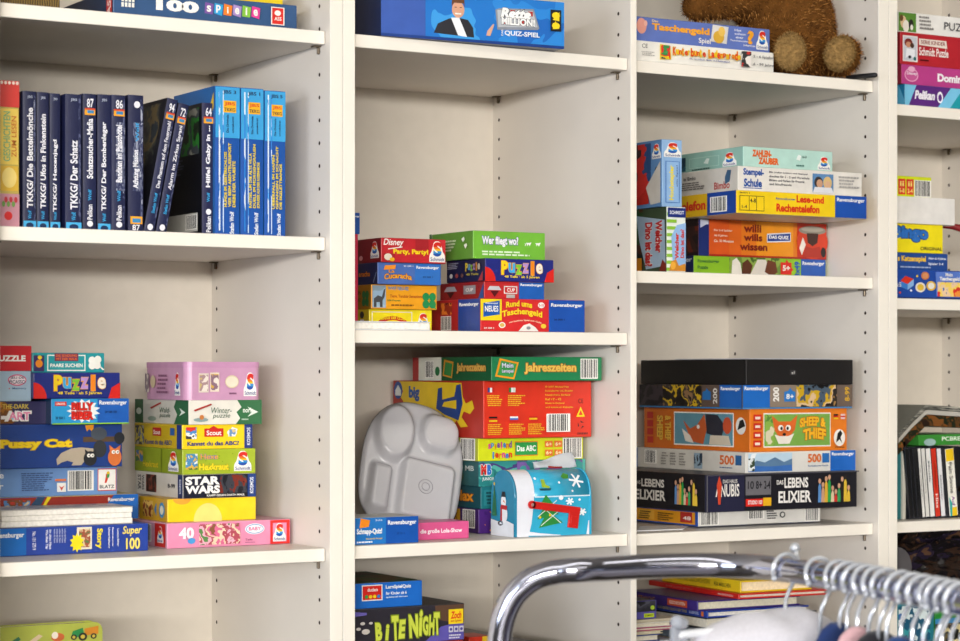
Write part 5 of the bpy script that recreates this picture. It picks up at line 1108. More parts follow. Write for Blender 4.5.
def foxpic(b, face, u0, u1, right):
    b.r(face, u0, .1, u1, .9, '#ece8e0', 'picture').r(face, u0 + .008, .13, u1 - .008, .87, '#7aa84a' if right else '#5a8a9a', 'picture')
    w_ = u1 - u0; q = lambda a: u0 + a * w_
    if right:
        b.pic(face, q(.03), .14, q(.16), .86, ['#5a8a3a', '#8ab04a', '#d8d0b0'], 50, 2)
        b.p(face, [(q(.12), .84), (q(.16), .5), (q(.24), .3), (q(.36), .3), (q(.46), .5), (q(.5), .86), (q(.4), .7), (q(.22), .7)], '#d8662a', 'picture').p(face, [(q(.16), .4), (q(.22), .18), (q(.38), .18), (q(.45), .42), (q(.36), .36), (q(.24), .36)], '#e8e0d4', 'picture').e(face, q(.25), .55, w_ * .04, .07, '#f0ece4', 'picture').e(face, q(.36), .55, w_ * .04, .07, '#f0ece4', 'picture').e(face, q(.26), .54, w_ * .018, .04, '#1c1c1c', 'picture').e(face, q(.35), .54, w_ * .018, .04, '#1c1c1c', 'picture').e(face, q(.3), .4, w_ * .025, .035, '#1c1c1c', 'picture')
        b.t(face, 'SHEEP &', q(.53), .54, q(.92), .76, '#f0b42a', '#b8481c', 'title_lettering', .05, bow=.05).t(face, 'THIEF', q(.58), .24, q(.92), .5, '#f0b42a', '#b8481c', 'title_lettering', .05, bow=.05)
    else:
        b.p(face, [(q(.16), .7), (q(.3), .2), (q(.5), .14), (q(.56), .5), (q(.52), .86), (q(.4), .6), (q(.28), .5)], '#b8562a', 'picture').p(face, [(q(.14), .5), (q(.28), .34), (q(.34), .16), (q(.2), .2)], '#d8d0c4', 'picture').p(face, [(q(.54), .86), (q(.56), .4), (q(.8), .3), (q(.86), .6), (q(.74), .84)], '#2a2a34', 'picture').p(face, [(q(.6), .14), (q(.62), .36), (q(.92), .36), (q(.96), .14)], '#c8bca8', 'picture').e(face, q(.9), .6, w_ * .07, .2, '#b84a2a', 'picture').e(face, q(.42), .55, w_ * .025, .05, '#e8e4dc', 'picture')
foxpic(b, 'F', f(763), f(830), True); foxpic(b, 'L', .3, .86, False)
for k in range(4): b.r('F', f(752.5), .12 + .2 * k, f(760.5), .27 + .2 * k, '#c82a1e', 'age_mark').r('F', f(754), .16 + .2 * k, f(759), .22 + .2 * k, '#ecd8c8', 'age_mark').r('L', .04, .12 + .2 * k, .1, .28 + .2 * k, '#b8281e', 'age_mark')
b.e('F', f(838), .3, .06, .2, '#ece8e0', 'logo').p('F', [(f(834.5), .18), (f(836), .4), (f(839), .48), (f(841), .4), (f(839), .3), (f(841), .16), (f(838), .26)], '#1c1c1c', 'logo').t('F', 'Pegasus', f(834), .05, f(843), .1, '#3a1c10', part='logo').r('F', f(832), .74, f(836.5), .86, '#1c1c1c', 'flag').r('F', f(832), .74, f(836.5), .78, '#e8c01e', 'flag').r('F', f(832), .78, f(836.5), .82, '#c8261e', 'flag').r('F', f(839), .74, f(843.5), .86, '#e0c0c0', 'flag').r('F', f(839), .785, f(843.5), .815, '#c8261e', 'flag')
b.e('L', .93, .6, .045, .2, '#d8d4cc', 'logo').p('L', [(.9, .5), (.92, .72), (.95, .76), (.97, .6), (.94, .56)], '#1c1c1c', 'logo').t('L', 'SHEEP', .14, .2, .2, .8, '#d8a83a', '#8a3a14', 'title_lettering', .05, rot=2).t('L', '& THIEF', .22, .2, .28, .8, '#d8a83a', '#8a3a14', 'title_lettering', .05, rot=2)
zt = b.zt
b = bx('puzzle_box', 'dark photo puzzle box with a blue middle, right under the black box', 'puzzle box', G8, 742.3, 852, 384.9, zt, .026, '#3a3432', xl=640, side='#2f2a2a')
f = lambda px: (px - 742.3) / 109.7
b.r('F', 0, 0, 1, .06, '#4a86b8').ravens('F', .003, .07, f(769), .99, '#1f66ba', (.72, .94)).r('F', f(769), .07, f(795), .99, '#8a7a6a').t('F', '200', f(772), .3, f(778), .9, '#ece8e0', None, 'lettering', .04, rot=1).p('F', [(f(783), .3), (f(783), .7), (f(787), .75), (f(789), .88), (f(791), .75), (f(794), .7), (f(794), .3)], '#2a76c0', 'age_mark').t('F', '8+', f(785), .4, f(792.5), .62, '#f0ece4', part='age_mark').pic('F', f(795), .08, f(836), .99, ['#1c1a1a', '#a87f4a', '#2a2422', '#d8b890', '#c8a01e', '#4a5a6a', '#141212'], 38, 5).r('F', f(836), .07, 1, .99, '#6a5a50').t('F', 'LEGO'[0:0] or '8-99', f(844), .3, f(849), .9, '#d8a81e', rot=1)
b.ravens('L', .79, .07, .995, .99, '#1b58a4', (.72, .92)).r('L', .62, .07, .79, .99, '#5a4a40').t('L', '200', .73, .2, .77, .85, '#d8d4cc', rot=1).p('L', [(.63, .36), (.63, .7), (.66, .74), (.67, .86), (.69, .74), (.71, .7), (.71, .36)], '#2468a8', 'age_mark').pic('L', .24, .08, .62, .99, ['#141212', '#2a2420', '#c8a41e', '#3a3430', '#8a6a4a', '#1c1c20'], 55, 6).pic('L', 0, .08, .24, .99, ['#242024', '#3a3238', '#1c1a1e'], 40, 3).r('L', 0, 0, 1, .06, '#3a76a8')
zt = b.zt
b = bx('storage_box', 'plain black cardboard box on top of the pile of boxes', 'box', G8, 746, 853, 359.3, zt, .026, '#1f1d1d', xl=640.7, side='#1a1919', rough=.6)
b.r('F', .4, .38, .46, .58, '#3a3838', 'small_label').t('F', 'x1', .415, .42, .445, .54, '#c8c4c0', part='small_label')
zb = b.zt
bm = bmesh.new(); cube(bm, 0, 0, 0, .17, .2, .0015, 0, .0005, 1)
o = bm_obj('paper_sheet', bm, '#c8c9cf'); o.location = (XA(750, .04), .04, zb + .0003); tag(o, 'pale sheet of card lying on the plain black box', 'paper')

# ================================================================== BAY 3, bottom shelf: pile of books
zD = ZDf
G9 = 'books piled on the bottom shelf behind the rail'
def zat(py, px, Y): return ZA(py, XA(px, Y), Y)
cream = '#e9e1cd'
Yq = .03
spec9 = [  # label, corner px, right px, left px, y top, y bottom, Y, rot, cover
    ('blue hardback book lying under the purple one in the pile of books', 707.5, 809, 655, 611.5, 618.5, .03, -3, '#1e3f9c', '#efe9dc'),
    ('purple hardback book with an orange title patch in the pile of books', 697.5, 800, 634, 600.4, 610.6, .035, -3, '#3c2a78', '#ddd6bc'),
    ('thin red hardback book under the yellow book', 739, 828, 655, 594.2, 599.6, .02, -4, '#c8241c', '#e2d8c4'),
    ('thick yellow hardback book topmost in the pile of books', 740.6, 812, 668, 581.2, 593.2, .03, -4, '#e0bf1e', '#ecd9b4')]
z0 = zat(618.5, 707.5, .03)
# lower books carry the pile
hs = (z0 - zD)
lowc = ['#8c1f1c', '#2b2b2f', '#d8c9a4', '#24356e', '#3a3a3c', '#b9502a', '#6a7a8a', '#22252c']
lowl = ['dark red', 'charcoal', 'buff', 'navy blue', 'dark grey', 'rust brown', 'slate blue', 'black']
zc = zD; k = 0; nlow = 8
for k in range(nlow):
    hh = hs / nlow
    xr_ = [742, 780, 770, 800, 790, 806, 812, 817][k]
    b = flatbook('%s book low in the pile behind the pale sweater' % lowl[k], [700, 703, 706, 699, 702, 708, 700, 706][k], xr_, None, zc, .035 + .006 * (k % 3), -2 + (k % 3), lowc[k], cream, dep=.2, h=hh - .0004, spine='B' if k % 2 else 'L', group=G9, inset=.004, board=.0022)
    zc += hh
zt = z0
for lab, xc, xr_, xl_, yt, yb, Yb_, rt, cv, pg in spec9:
    h_ = zat(yt, xc, Yb_) - zat(yb, xc, Yb_)
    b = flatbook(lab, xc, xr_, None, zt + .0003, Yb_, rt, cv, pg, xl=xl_ - 6, h=h_, spine='L', group=G9, inset=.004, board=.0024)
    if cv == '#e0bf1e':
        b.t('L', 'LUSTIGE GESCHICHTEN', .2, .36, .62, .74, '#3a3414').t('L', 'FÜR MÄDCHEN', .68, .3, .88, .7, '#3a3414')
    elif cv == '#3c2a78':
        b.t('L', 'GUTE-NACHT', .1, .3, .4, .7, '#d89a2a').r('L', .58, .16, .86, .84, '#c8502a', 'title_panel').t('L', 'GESCHICHTEN', .61, .34, .83, .66, '#f0e4d4', part='title_panel')
    elif cv == '#1e3f9c':
        b.t('L', 'DAS GROSSE BUCH DER TIERE', .16, .3, .66, .7, '#d8c44a').t('L', 'BLAUER VOGEL', .7, .3, .86, .7, '#c8d0e4').r('L', .9, .16, .94, .84, '#e0742a', 'badge')
    else: b.t('L', 'DAS ROTE BUCH', .2, .3, .5, .66, '#e0a89a').t('L', 'MAERCHEN', .78, .3, .94, .66, '#e8b8ac')
    zt = b.zt
# small books and a card game box left of the pile
G10 = 'thin books stacked beside the upright under the small violet box'
zc = zD; xs = [(641, 681), (640, 664), (641, 667), (640, 690), (641, 676), (641, 682)]
ys = [640.5, 633.5, 630, 626.2, 621.5, 618.5]
cols = ['#dfe7ee', '#1f3f8c', '#d9cfb0', '#b8577a', '#e2ded4', '#d6cbb2']
labs = ['pale blue book with a yellow edge', 'thin navy book', 'thin cream book', 'thin pink book', 'thin white booklet', 'thin buff booklet']
for k in range(6):
    xa_ = XA(632, .045) ; ztop = ZA(ys[k], XA(660, .045), .045)
    b = flatbook(labs[k] + ', in the stack under the small violet box', 630, xs[k][1] - 4, None, zc, .045, 0, cols[k], cream, dep=.12, h=ztop - zc - .0004, spine='B', group=G10, inset=.003, board=.0014, w=min(.146, XA(xs[k][1] - 4, .045) - XA(630, .045)))
    if k == 0: b.r('F', .86, .86, .99, .99, '#e8c41e')
    zc = ztop
b = bx('card_game_box', 'small violet card game box with a lime sticker, beside the pile of books', 'card game', None, 630, 656.5, 601.5, zc, .05, '#5c56a6', dep=.08, top='#2a2a30')
b.pic('F', .1, .4, .96, .97, ['#2a2a32', '#3a3a44', '#50505c', '#1c1c22'], 60, 2).r('F', .52, .08, .9, .3, '#c4d82a', 'sticker').t('F', 'COMPACT', .56, .14, .86, .24, '#3a4a14', part='sticker').e('F', .84, .6, .08, .12, '#a8c83a', 'sticker')

# ================================================================== BAY 4
G11 = 'boxes stacked on the top shelf of the end bookcase'
zA = Z['A4']
b = bx('game_box', 'purple box with pale blue stripes, lowest on the end bookcase top shelf', 'game box', G11, 904.5, 1002, 83.7, zA, .03, '#5b2a7c', xl=893, vdep=.18, side='#1f7aa8')
f = lambda px: (px - 904.5) / 97.5
b.p('F', [(0, 0), (0, .98), (f(916), .98), (f(908), 0)], '#7ac4e4').p('F', [(f(936), 0), (f(950), .98), (f(962), .98), (f(948), 0)], '#7ac4e4').p('F', [(f(948), 0), (f(962), .98), (1, .98), (1, 0)], '#1f9aa8').t('F', 'Pelikan', f(914), .36, f(934), .76, '#f0ecf4', None, 'logo', .05, .2).e('F', f(939), .52, .03, .26, '#f0ecf4', 'logo').e('F', f(939), .5, .018, .16, '#5b2a7c', 'logo')
b.p('L', [(0, 0), (0, .9), (.5, .98), (1, .3), (1, 0)], '#5ab0d8')
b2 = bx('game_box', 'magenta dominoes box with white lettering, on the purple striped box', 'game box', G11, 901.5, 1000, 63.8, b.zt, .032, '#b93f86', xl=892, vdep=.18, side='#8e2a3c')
f = lambda px: (px - 901.5) / 98.5
b2.e('F', f(911), .48, .068, .34, '#e8b0cc', 'logo').e('F', f(911), .48, .06, .29, '#c85a96', 'logo').e('F', f(911), .78, .035, .14, '#e8b0cc', 'logo').t('F', 'Disney', f(906.5), .44, f(916.5), .64, '#f0dce8', None, 'logo', .03).t('F', 'Domino', f(936.5), .26, f(966), .68, '#f4ecf0', None, 'title_lettering', .05)
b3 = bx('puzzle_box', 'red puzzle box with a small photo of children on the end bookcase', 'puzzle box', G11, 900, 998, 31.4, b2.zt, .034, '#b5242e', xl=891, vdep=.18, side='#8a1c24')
f = lambda px: (px - 900) / 98
b3.r('F', f(902.5), .1, f(917), .9, '#e4dcd8', 'picture').r('F', f(903.5), .14, f(916), .86, '#c8ccd4', 'picture').e('F', f(908), .68, .04, .13, '#7a2a24', 'picture').e('F', f(908), .62, .026, .09, '#c89070', 'picture').e('F', f(911.5), .6, .02, .08, '#4a3024', 'picture').p('F', [(f(905), .2), (f(906), .5), (f(914), .48), (f(914), .16), (f(910), .3)], '#eceef2', 'picture').e('F', f(909), .24, .014, .05, '#2a2a30', 'picture').e('F', f(914), .2, .014, .06, '#2a6a6a', 'picture')
b3.p('F', [(f(918), .64), (f(918), .84), (f(945), .84), (f(946), .6)], '#e8dcd0', 'small_label').t('F', 'SERIE KINDER', f(920), .68, f(944), .8, '#8a2a2a', part='small_label').t('F', 'Schmidt Puzzle', f(918), .32, f(947), .58, '#f4ece6', None, 'title_lettering', .02).lines('F', f(919), .14, f(929), .22, 1, '#3a0c10')
b4 = bx('puzzle_box', 'white puzzle box with a photo of dogs, topmost on the end bookcase', 'puzzle box', G11, 898.5, 998, 11, b3.zt, .036, '#ebe8e2', xl=890, vdep=.18)
f = lambda px: (px - 898.5) / 99.5
b4.r('F', .0, .04, f(915.5), .96, '#5a8a34', 'picture').e('F', f(903), .5, .03, .3, '#d8b890', 'picture').e('F', f(905.5), .3, .03, .3, '#ece4d8', 'picture').e('F', f(910.5), .4, .024, .26, '#2a2624', 'picture').e('F', f(911), .26, .014, .14, '#e8e4dc', 'picture').e('F', f(901), .68, .018, .16, '#6a4a2a', 'picture').lines('F', f(918), .2, f(932), .92, 4, '#8a8682').t('F', 'PUZZLE', f(942), .3, f(975), .68, '#3a3a40', None, 'title_lettering', 0)

G12 = 'boxes stacked on the second shelf of the end bookcase'
zB = Z['B4']
b = bx('game_box', 'dark blue box with coins and a cube logo, lowest below the yellow bingo box', 'game box', G12, 893.5, 985, 269, zB, .03, '#1f479c', dep=.2)
f = lambda px: (px - 893.5) / 91.5
b.r('F', 0, 0, 1, .06, '#16306c').p('F', [(f(900), .6), (f(905), .78), (f(913), .68), (f(907), .5)], '#d8341e', 'logo').p('F', [(f(900), .6), (f(907), .5), (f(907), .3), (f(900), .4)], '#3a7ac8', 'logo').p('F', [(f(907), .5), (f(913), .68), (f(913), .46), (f(907), .3)], '#8ab4e0', 'logo').t('F', 'as 123', f(896.5), .4, f(900.5), .56, '#f0ece8', part='logo')
for a, c, r_, k1, k2 in ((919.5, .4, 5, '#e0d8cc', '#e0b83a'), (930, .46, 4.8, '#d8b03a', '#e4ded4'), (924, .8, 4, '#c87a4a', '#d89060')):
    b.e('F', f(a), c, r_ / 91.5, r_ / 29, k1, 'coin').e('F', f(a), c, r_ * .66 / 91.5, r_ * .66 / 29, k2, 'coin')
for a, c, k1 in ((910, .28, '#e8e8ee'), (916, .78, '#e8c83a'), (899, .2, '#d84a3a')): b.e('F', f(a), c, .012, .038, k1, 'dot')
b.p('F', [(f(935), .1), (f(934), .94), (f(962), .98), (f(963), .08)], '#5a7ac8', 'picture').pic('F', f(936), .1, f(962), .6, ['#e8943a', '#d8342a', '#f0d060', '#e8c8a0', '#3a6ab0'], 60, 3).t('F', 'Mein', f(944), .8, f(951), .92, '#f4f0e8').t('F', 'Taschengeld', f(938), .62, f(958), .78, '#f4f0e8', None, 'title_lettering', .04)
b = bx('game_box', 'narrow blue box with yellow and white lettering, under the yellow bingo box', 'game box', G12, 893, 947.8, 252, b.zt, .036, '#24498f', dep=.18)
f = lambda px: (px - 893) / 54.8
b.t('F', 's Katzenspiel', f(897.5), .4, f(925.5), .82, '#f0c23a', None, 'title_lettering', .04).t('F', 'Alter ab 4 Jahren', f(928), .6, f(946), .78, '#e8ecf4').t('F', 'Spieler 2-4', f(928), .28, f(943), .46, '#e8ecf4').lines('F', f(900), .1, f(930), .24, 1, '#a8b8d8')
b = bx('game_box', 'yellow bingo box with blue rounded lettering', 'game box', G12, 892, 943, 223, b.zt, .036, '#efdc1c', dep=.18)
f = lambda px: (px - 892) / 51
b.t('F', 'Bingo', f(892.5), .34, f(928), .9, '#2f6fc0', '#16306c', 'title_lettering', .06, bow=.04).t('F', 'ORIGINAL', f(920), .1, f(942), .22, '#2a2a2a')
b = bx('storage_box', 'plain white cardboard box lying on the yellow bingo box', 'box', G12, 889, 955, 195.4, b.zt, .03, '#e6e2dc', dep=.19, rough=.55)
b = bx('game_box', 'lime yellow box with red number panels and a barcode, on the plain white box', 'game box', G12, 889.5, 931.5, 175, b.zt, .05, '#d2e01c', dep=.16)
f = lambda px: (px - 889.5) / 42
b.bar('F', f(914), .06, f(931), .84)
for k in range(2):
    b.r('F', f(898 + 8 * k), .14, f(905 + 8 * k), .86, '#d8402a', 'age_mark').t('F', ('5-8', '2-4')[k], f(899 + 8 * k), .22, f(904 + 8 * k), .42, '#f0e080', part='age_mark').t('F', 'ii', f(899.5 + 8 * k), .52, f(903.5 + 8 * k), .76, '#f0e080', part='age_mark')
# red handle at the side
pr = [Vector((XA(936, .09), .09, ZA(225.5, XA(936, .09), .09))), Vector((XA(950, .09), .085, ZA(226.5, XA(950, .09), .085))), Vector((XA(962, .08), .075, ZA(229, XA(962, .08), .075))), Vector((XA(985, .07), .06, ZA(233, XA(985, .07), .06)))]
# CDs
zC = Z['C4']
GC = 'CD cases standing on the end bookcase'
lean = math.radians(-5.5)
def cd(label, xt0, xt1, col, extra=None, yt=446.5, case='#20222a'):
    Yc = .04
    zt_ = ZA(yt, XA(xt0, Yc), Yc); h_ = .124
    shift = h_ * math.tan(-lean)
    X0 = XA(xt0, Yc) + shift; w_ = max(.006, (XA(xt1, Yc) - XA(xt0, Yc)) - .0006)
    h_ = (zt_ - zC - w_ * abs(math.sin(lean))) / math.cos(lean)
    root = empty('cd_case', (X0, Yc, zC)); root.rotation_euler = (0, lean, 0)
    bm = bmesh.new(); cube(bm, 0, 0, 0, w_, .12, h_, 0, .0008, 1)
    bm_obj('case', bm, mat(case, .15, spec=.6), root)
    bm = bmesh.new(); cube(bm, .0006, -.0004, .003, w_ - .0006, .0001, h_ - .003, 0)
    bm_obj('spine_card', bm, M(col), root)
    b = Box(root, w_, .124, h_); b.zt = zt_; BOXES.append(b); tag(root, label, 'CD', GC)
    if extra: 
        for a in extra: b.t('F', a[0], a[1], a[2], a[3], a[4], a[5], None, 'lettering', .02, rot=2)
    return b
bt = bx('game_box', 'teal upright box squeezed between the bookcase side and the CDs', 'game box', None, 896, 902.4, 438, zC, .05, '#1f6a70', dep=.13)
bt2 = bx('folder', 'grey white upright card folder beside the row of CDs', 'folder', None, 902.9, 906, 441, zC, .045, '#c4c0b4', dep=.13)
cdl = [('black CD case, first beside the grey white folder', 904.5, 908.3, '#18181a', None), ('black CD case, second from the grey white folder', 908.6, 912.2, '#151517', None), ('black CD case with a worn grey title, third from the grey white folder', 912.4, 917, '#202022', [('Greatest Hits', .3, .3, .7, .6, '#8a8a8c')]),
       ('white CD case beside the black ones', 917.2, 920.3, '#e4e2dc', [('The Collection', .3, .3, .7, .75, '#4a4a4c')]), ('second white CD case from the black ones', 920.5, 924.6, '#dcdad4', [('Classic Songs', .3, .35, .7, .8, '#5a5a5c')]), ('white CD case standing against the red one', 925, 930, '#e8e6e2', [('Musik', .3, .5, .65, .8, '#8a8a90')]),
       ('red CD case with yellow lettering', 930.2, 935.6, '#cf3420', [('Schlager', .3, .42, .72, .78, '#f0b42a'), ('Hits', .3, .14, .7, .34, '#f4ece4')]), ('white CD case with purple lettering, beside the red one', 936, 940.6, '#e6e4e6', [('Kinderlieder', .3, .25, .7, .6, '#5a3a8a')]),
       ('thin dark grey CD case beside the wide colourful one', 941, 944, '#2c2c30', None), ('wide CD case in white, yellow and purple', 944.2, 953.2, '#f0ece0', [('Pain Sonne', .28, .34, .74, .78, '#7a2a86'), ('Auf', .4, .16, .74, .3, '#7a2a86')]),
       ('black CD case with an orange dot, after the wide colourful one', 953.6, 959, '#1a1a1c', None), ('dark blue CD case at the photo edge', 959.4, 966, '#1c2440', None)]
for a in cdl:
    b = cd(*a)
    if 'wide' in a[0] and 'yellow' in a[0]: b.r('F', .06, .8, .94, .97, '#f0c81e').r('F', .3, .02, .9, .14, '#f0c81e').p('F', [(.1, .02), (.1, .3), (.4, .2), (.3, .02)], '#2aa8a0')
    if 'orange dot' in a[0]: b.e('F', .5, .4, .34, .04, '#e0642a')

# ------------------------------------------------------------------ plain red handle of an unknown thing, on the end bookcase
v, f_ = tube_pts(pr, [.003, .005, .007, .006], 12)
o = mesh_obj('red_stick', v, f_, [mat('#8e1c20', .35)], smooth=True)
o.name = 'red_handle'
lo_ = min(q.co.z for q in o.data.vertices)
tag(o, 'dark red handle lying beside the yellow bingo box', 'handle')
# ------------------------------------------------------------------ booklets bent over the CDs
zcd = max(b_.zt for b_ in BOXES if b_.root.name.startswith('cd_case')) + .0006
Ym = .045
def booklet(label, zr, th, edge, cover, dx=0, dep=.12):
    xl_, xr_, xe = XA(898.5, Ym) + dx, XA(925, Ym) + dx * .5, XA(975, Ym)
    zl, ze = zr - .047, zr - .006
    n = 5
    mid = [(xl_, zl), (xl_ + (xr_ - xl_) * .5, zl + (zr - zl) * .52), (xr_ - .006, zr - .006), (xr_, zr - .001), (xr_ + .008, zr), (xr_ + (xe - xr_) * .5, (zr + ze) / 2), (xe, ze)]
    top = mid; bot = [(x, z - th) for x, z in mid]
    ring = top + bot[::-1]; m = len(ring)
    bm = bmesh.new()
    A = [bm.verts.new((x, Ym, z)) for x, z in ring]; B = [bm.verts.new((x, Ym + dep, z)) for x, z in ring]
    k = len(top)
    for i in range(m):
        fc = bm.faces.new([A[i], A[(i + 1) % m], B[(i + 1) % m], B[i]]); fc.material_index = 1
    for vs in (A, B):
        for i in range(k - 1):
            fc = bm.faces.new([vs[i], vs[i + 1], vs[m - 2 - i], vs[m - 1 - i]]); fc.material_index = 0
    bmesh.ops.recalc_face_normals(bm, faces=bm.faces)
    o = bm_obj('booklet', bm, [M(edge), M(cover)])
    return tag(o, label, 'booklet', 'bent booklets lying on the CDs')
xg0, xg1 = XA(919, Ym), XA(985, Ym)
bm = bmesh.new(); cube(bm, 0, 0, 0, xg1 - xg0, .12, .018, 0, .001)
o = bm_obj('dvd_case', bm, '#3a8a34'); o.location = (xg0, Ym, zcd); tag(o, 'green DVD case lying flat on the standing CDs', 'DVD case')
b = Box(o, xg1 - xg0, .12, .018); BOXES.append(b); b.t('F', 'PCBRE', .34, .4, .62, .8, '#e0ecd8').e('F', .16, .3, .09, .34, '#9ab8b4')
zr = zcd + .019 + .016
booklet('thick dark booklet with orange and green pictures, lowest of the bent booklets', zr + .016, .018, picm(['#2a1c12', '#5a3a1c', '#1c2414', '#7a4a20', '#3a4a1c'], 60, 3), '#2a2a22')
booklet('bent booklet with a pale grey page edge, in the middle of the three', zr + .0245, .0075, '#b8b4aa', '#6a5a4a')
booklet('bent booklet on top of the other two, over the CDs', zr + .033, .0075, picm(['#8a8a80', '#3a3a34', '#b0aca0'], 180, 4, stretch=(.2, 1, 6)), '#7a7a72')

# ------------------------------------------------------------------ bottom of the end bookcase
def blob_bag():
    bm = bmesh.new(); bmesh.ops.create_icosphere(bm, subdivisions=6, radius=1)
    cx_, cy_, hz = (1.0392 + 1.5048) / 2, .235, .258
    for v in bm.verts:
        p = v.co.copy()
        n1 = noise.noise(p * 1.6) * .16
        rid = 1 - abs(noise.noise(p * 3.1 + Vector((3, 1, 2)))); rid2 = 1 - abs(noise.noise(p * 7.3 + Vector((1, 5, 2))))
        r = 1 + n1 + .13 * (rid ** 3) + .07 * (rid2 ** 3)
        ex = .62
        q = Vector([math.copysign(abs(c) ** ex, c) for c in p]) * r
        v.co = (cx_ + max(-.222, min(.222, q.x * .205)), cy_ + max(-.148, min(.148, q.y * .125)), ZDf + .001 + max(0, (q.z + .95) * hz * .5))
        v.co.z = min(v.co.z, Z['C4'] - T - .004)
    o = bm_obj('plastic_bag', bm, picm(['#100d10', '#1e1613', '#33231a', '#151114', '#261e30', '#5a4030', '#120f11'], 20, 2, rough=.14, stretch=(1, 1, 1.8)), smooth=True)  # brown and violet patches: highlights of the crumpled film painted into the colour
    return tag(o, 'dark crumpled plastic bag filling the bottom shelf of the end bookcase', 'bag')
blob_bag()
# rounded grey panel leaning on the bag
bm = bmesh.new()
wq = XA(922, .03) - XA(893, .03)
rr2(bm, wq, ZA(548, XA(905, .03), .03) - ZDf, .034, 0, .006)
o = bm_obj('plastic_plate', bm, mat('#5d5a5c', .4)); o.location = (XA(893, .03), .055, ZDf); tag(o, 'flat grey plate with a rounded corner, leaning on the dark bag', 'plate')
b = bx('game_box', 'teal box standing on the bottom shelf before the flat grey plate', 'game box', None, 894.5, 934, 604, ZDf, .012, '#2a7f8e', dep=.038)
b.pic('F', .1, .1, .9, .97, ['#2a8a96', '#3aa0a8', '#1c5a78', '#e0ecec', '#2a6ab0'], 30, 3)
b = bx('game_box', 'green and brown picture box standing on the bottom shelf of the end bookcase', 'game box', None, 935, 985, 611, ZDf, .014, '#2a8a34', dep=.036)
b.r('F', 0, .0, 1, .9, '#3a8ac0').pic('F', 0, .0, 1, .84, ['#b89a5a', '#3a2a1a', '#d8c890', '#1c1c14', '#6a5a2a'], 40, 6)

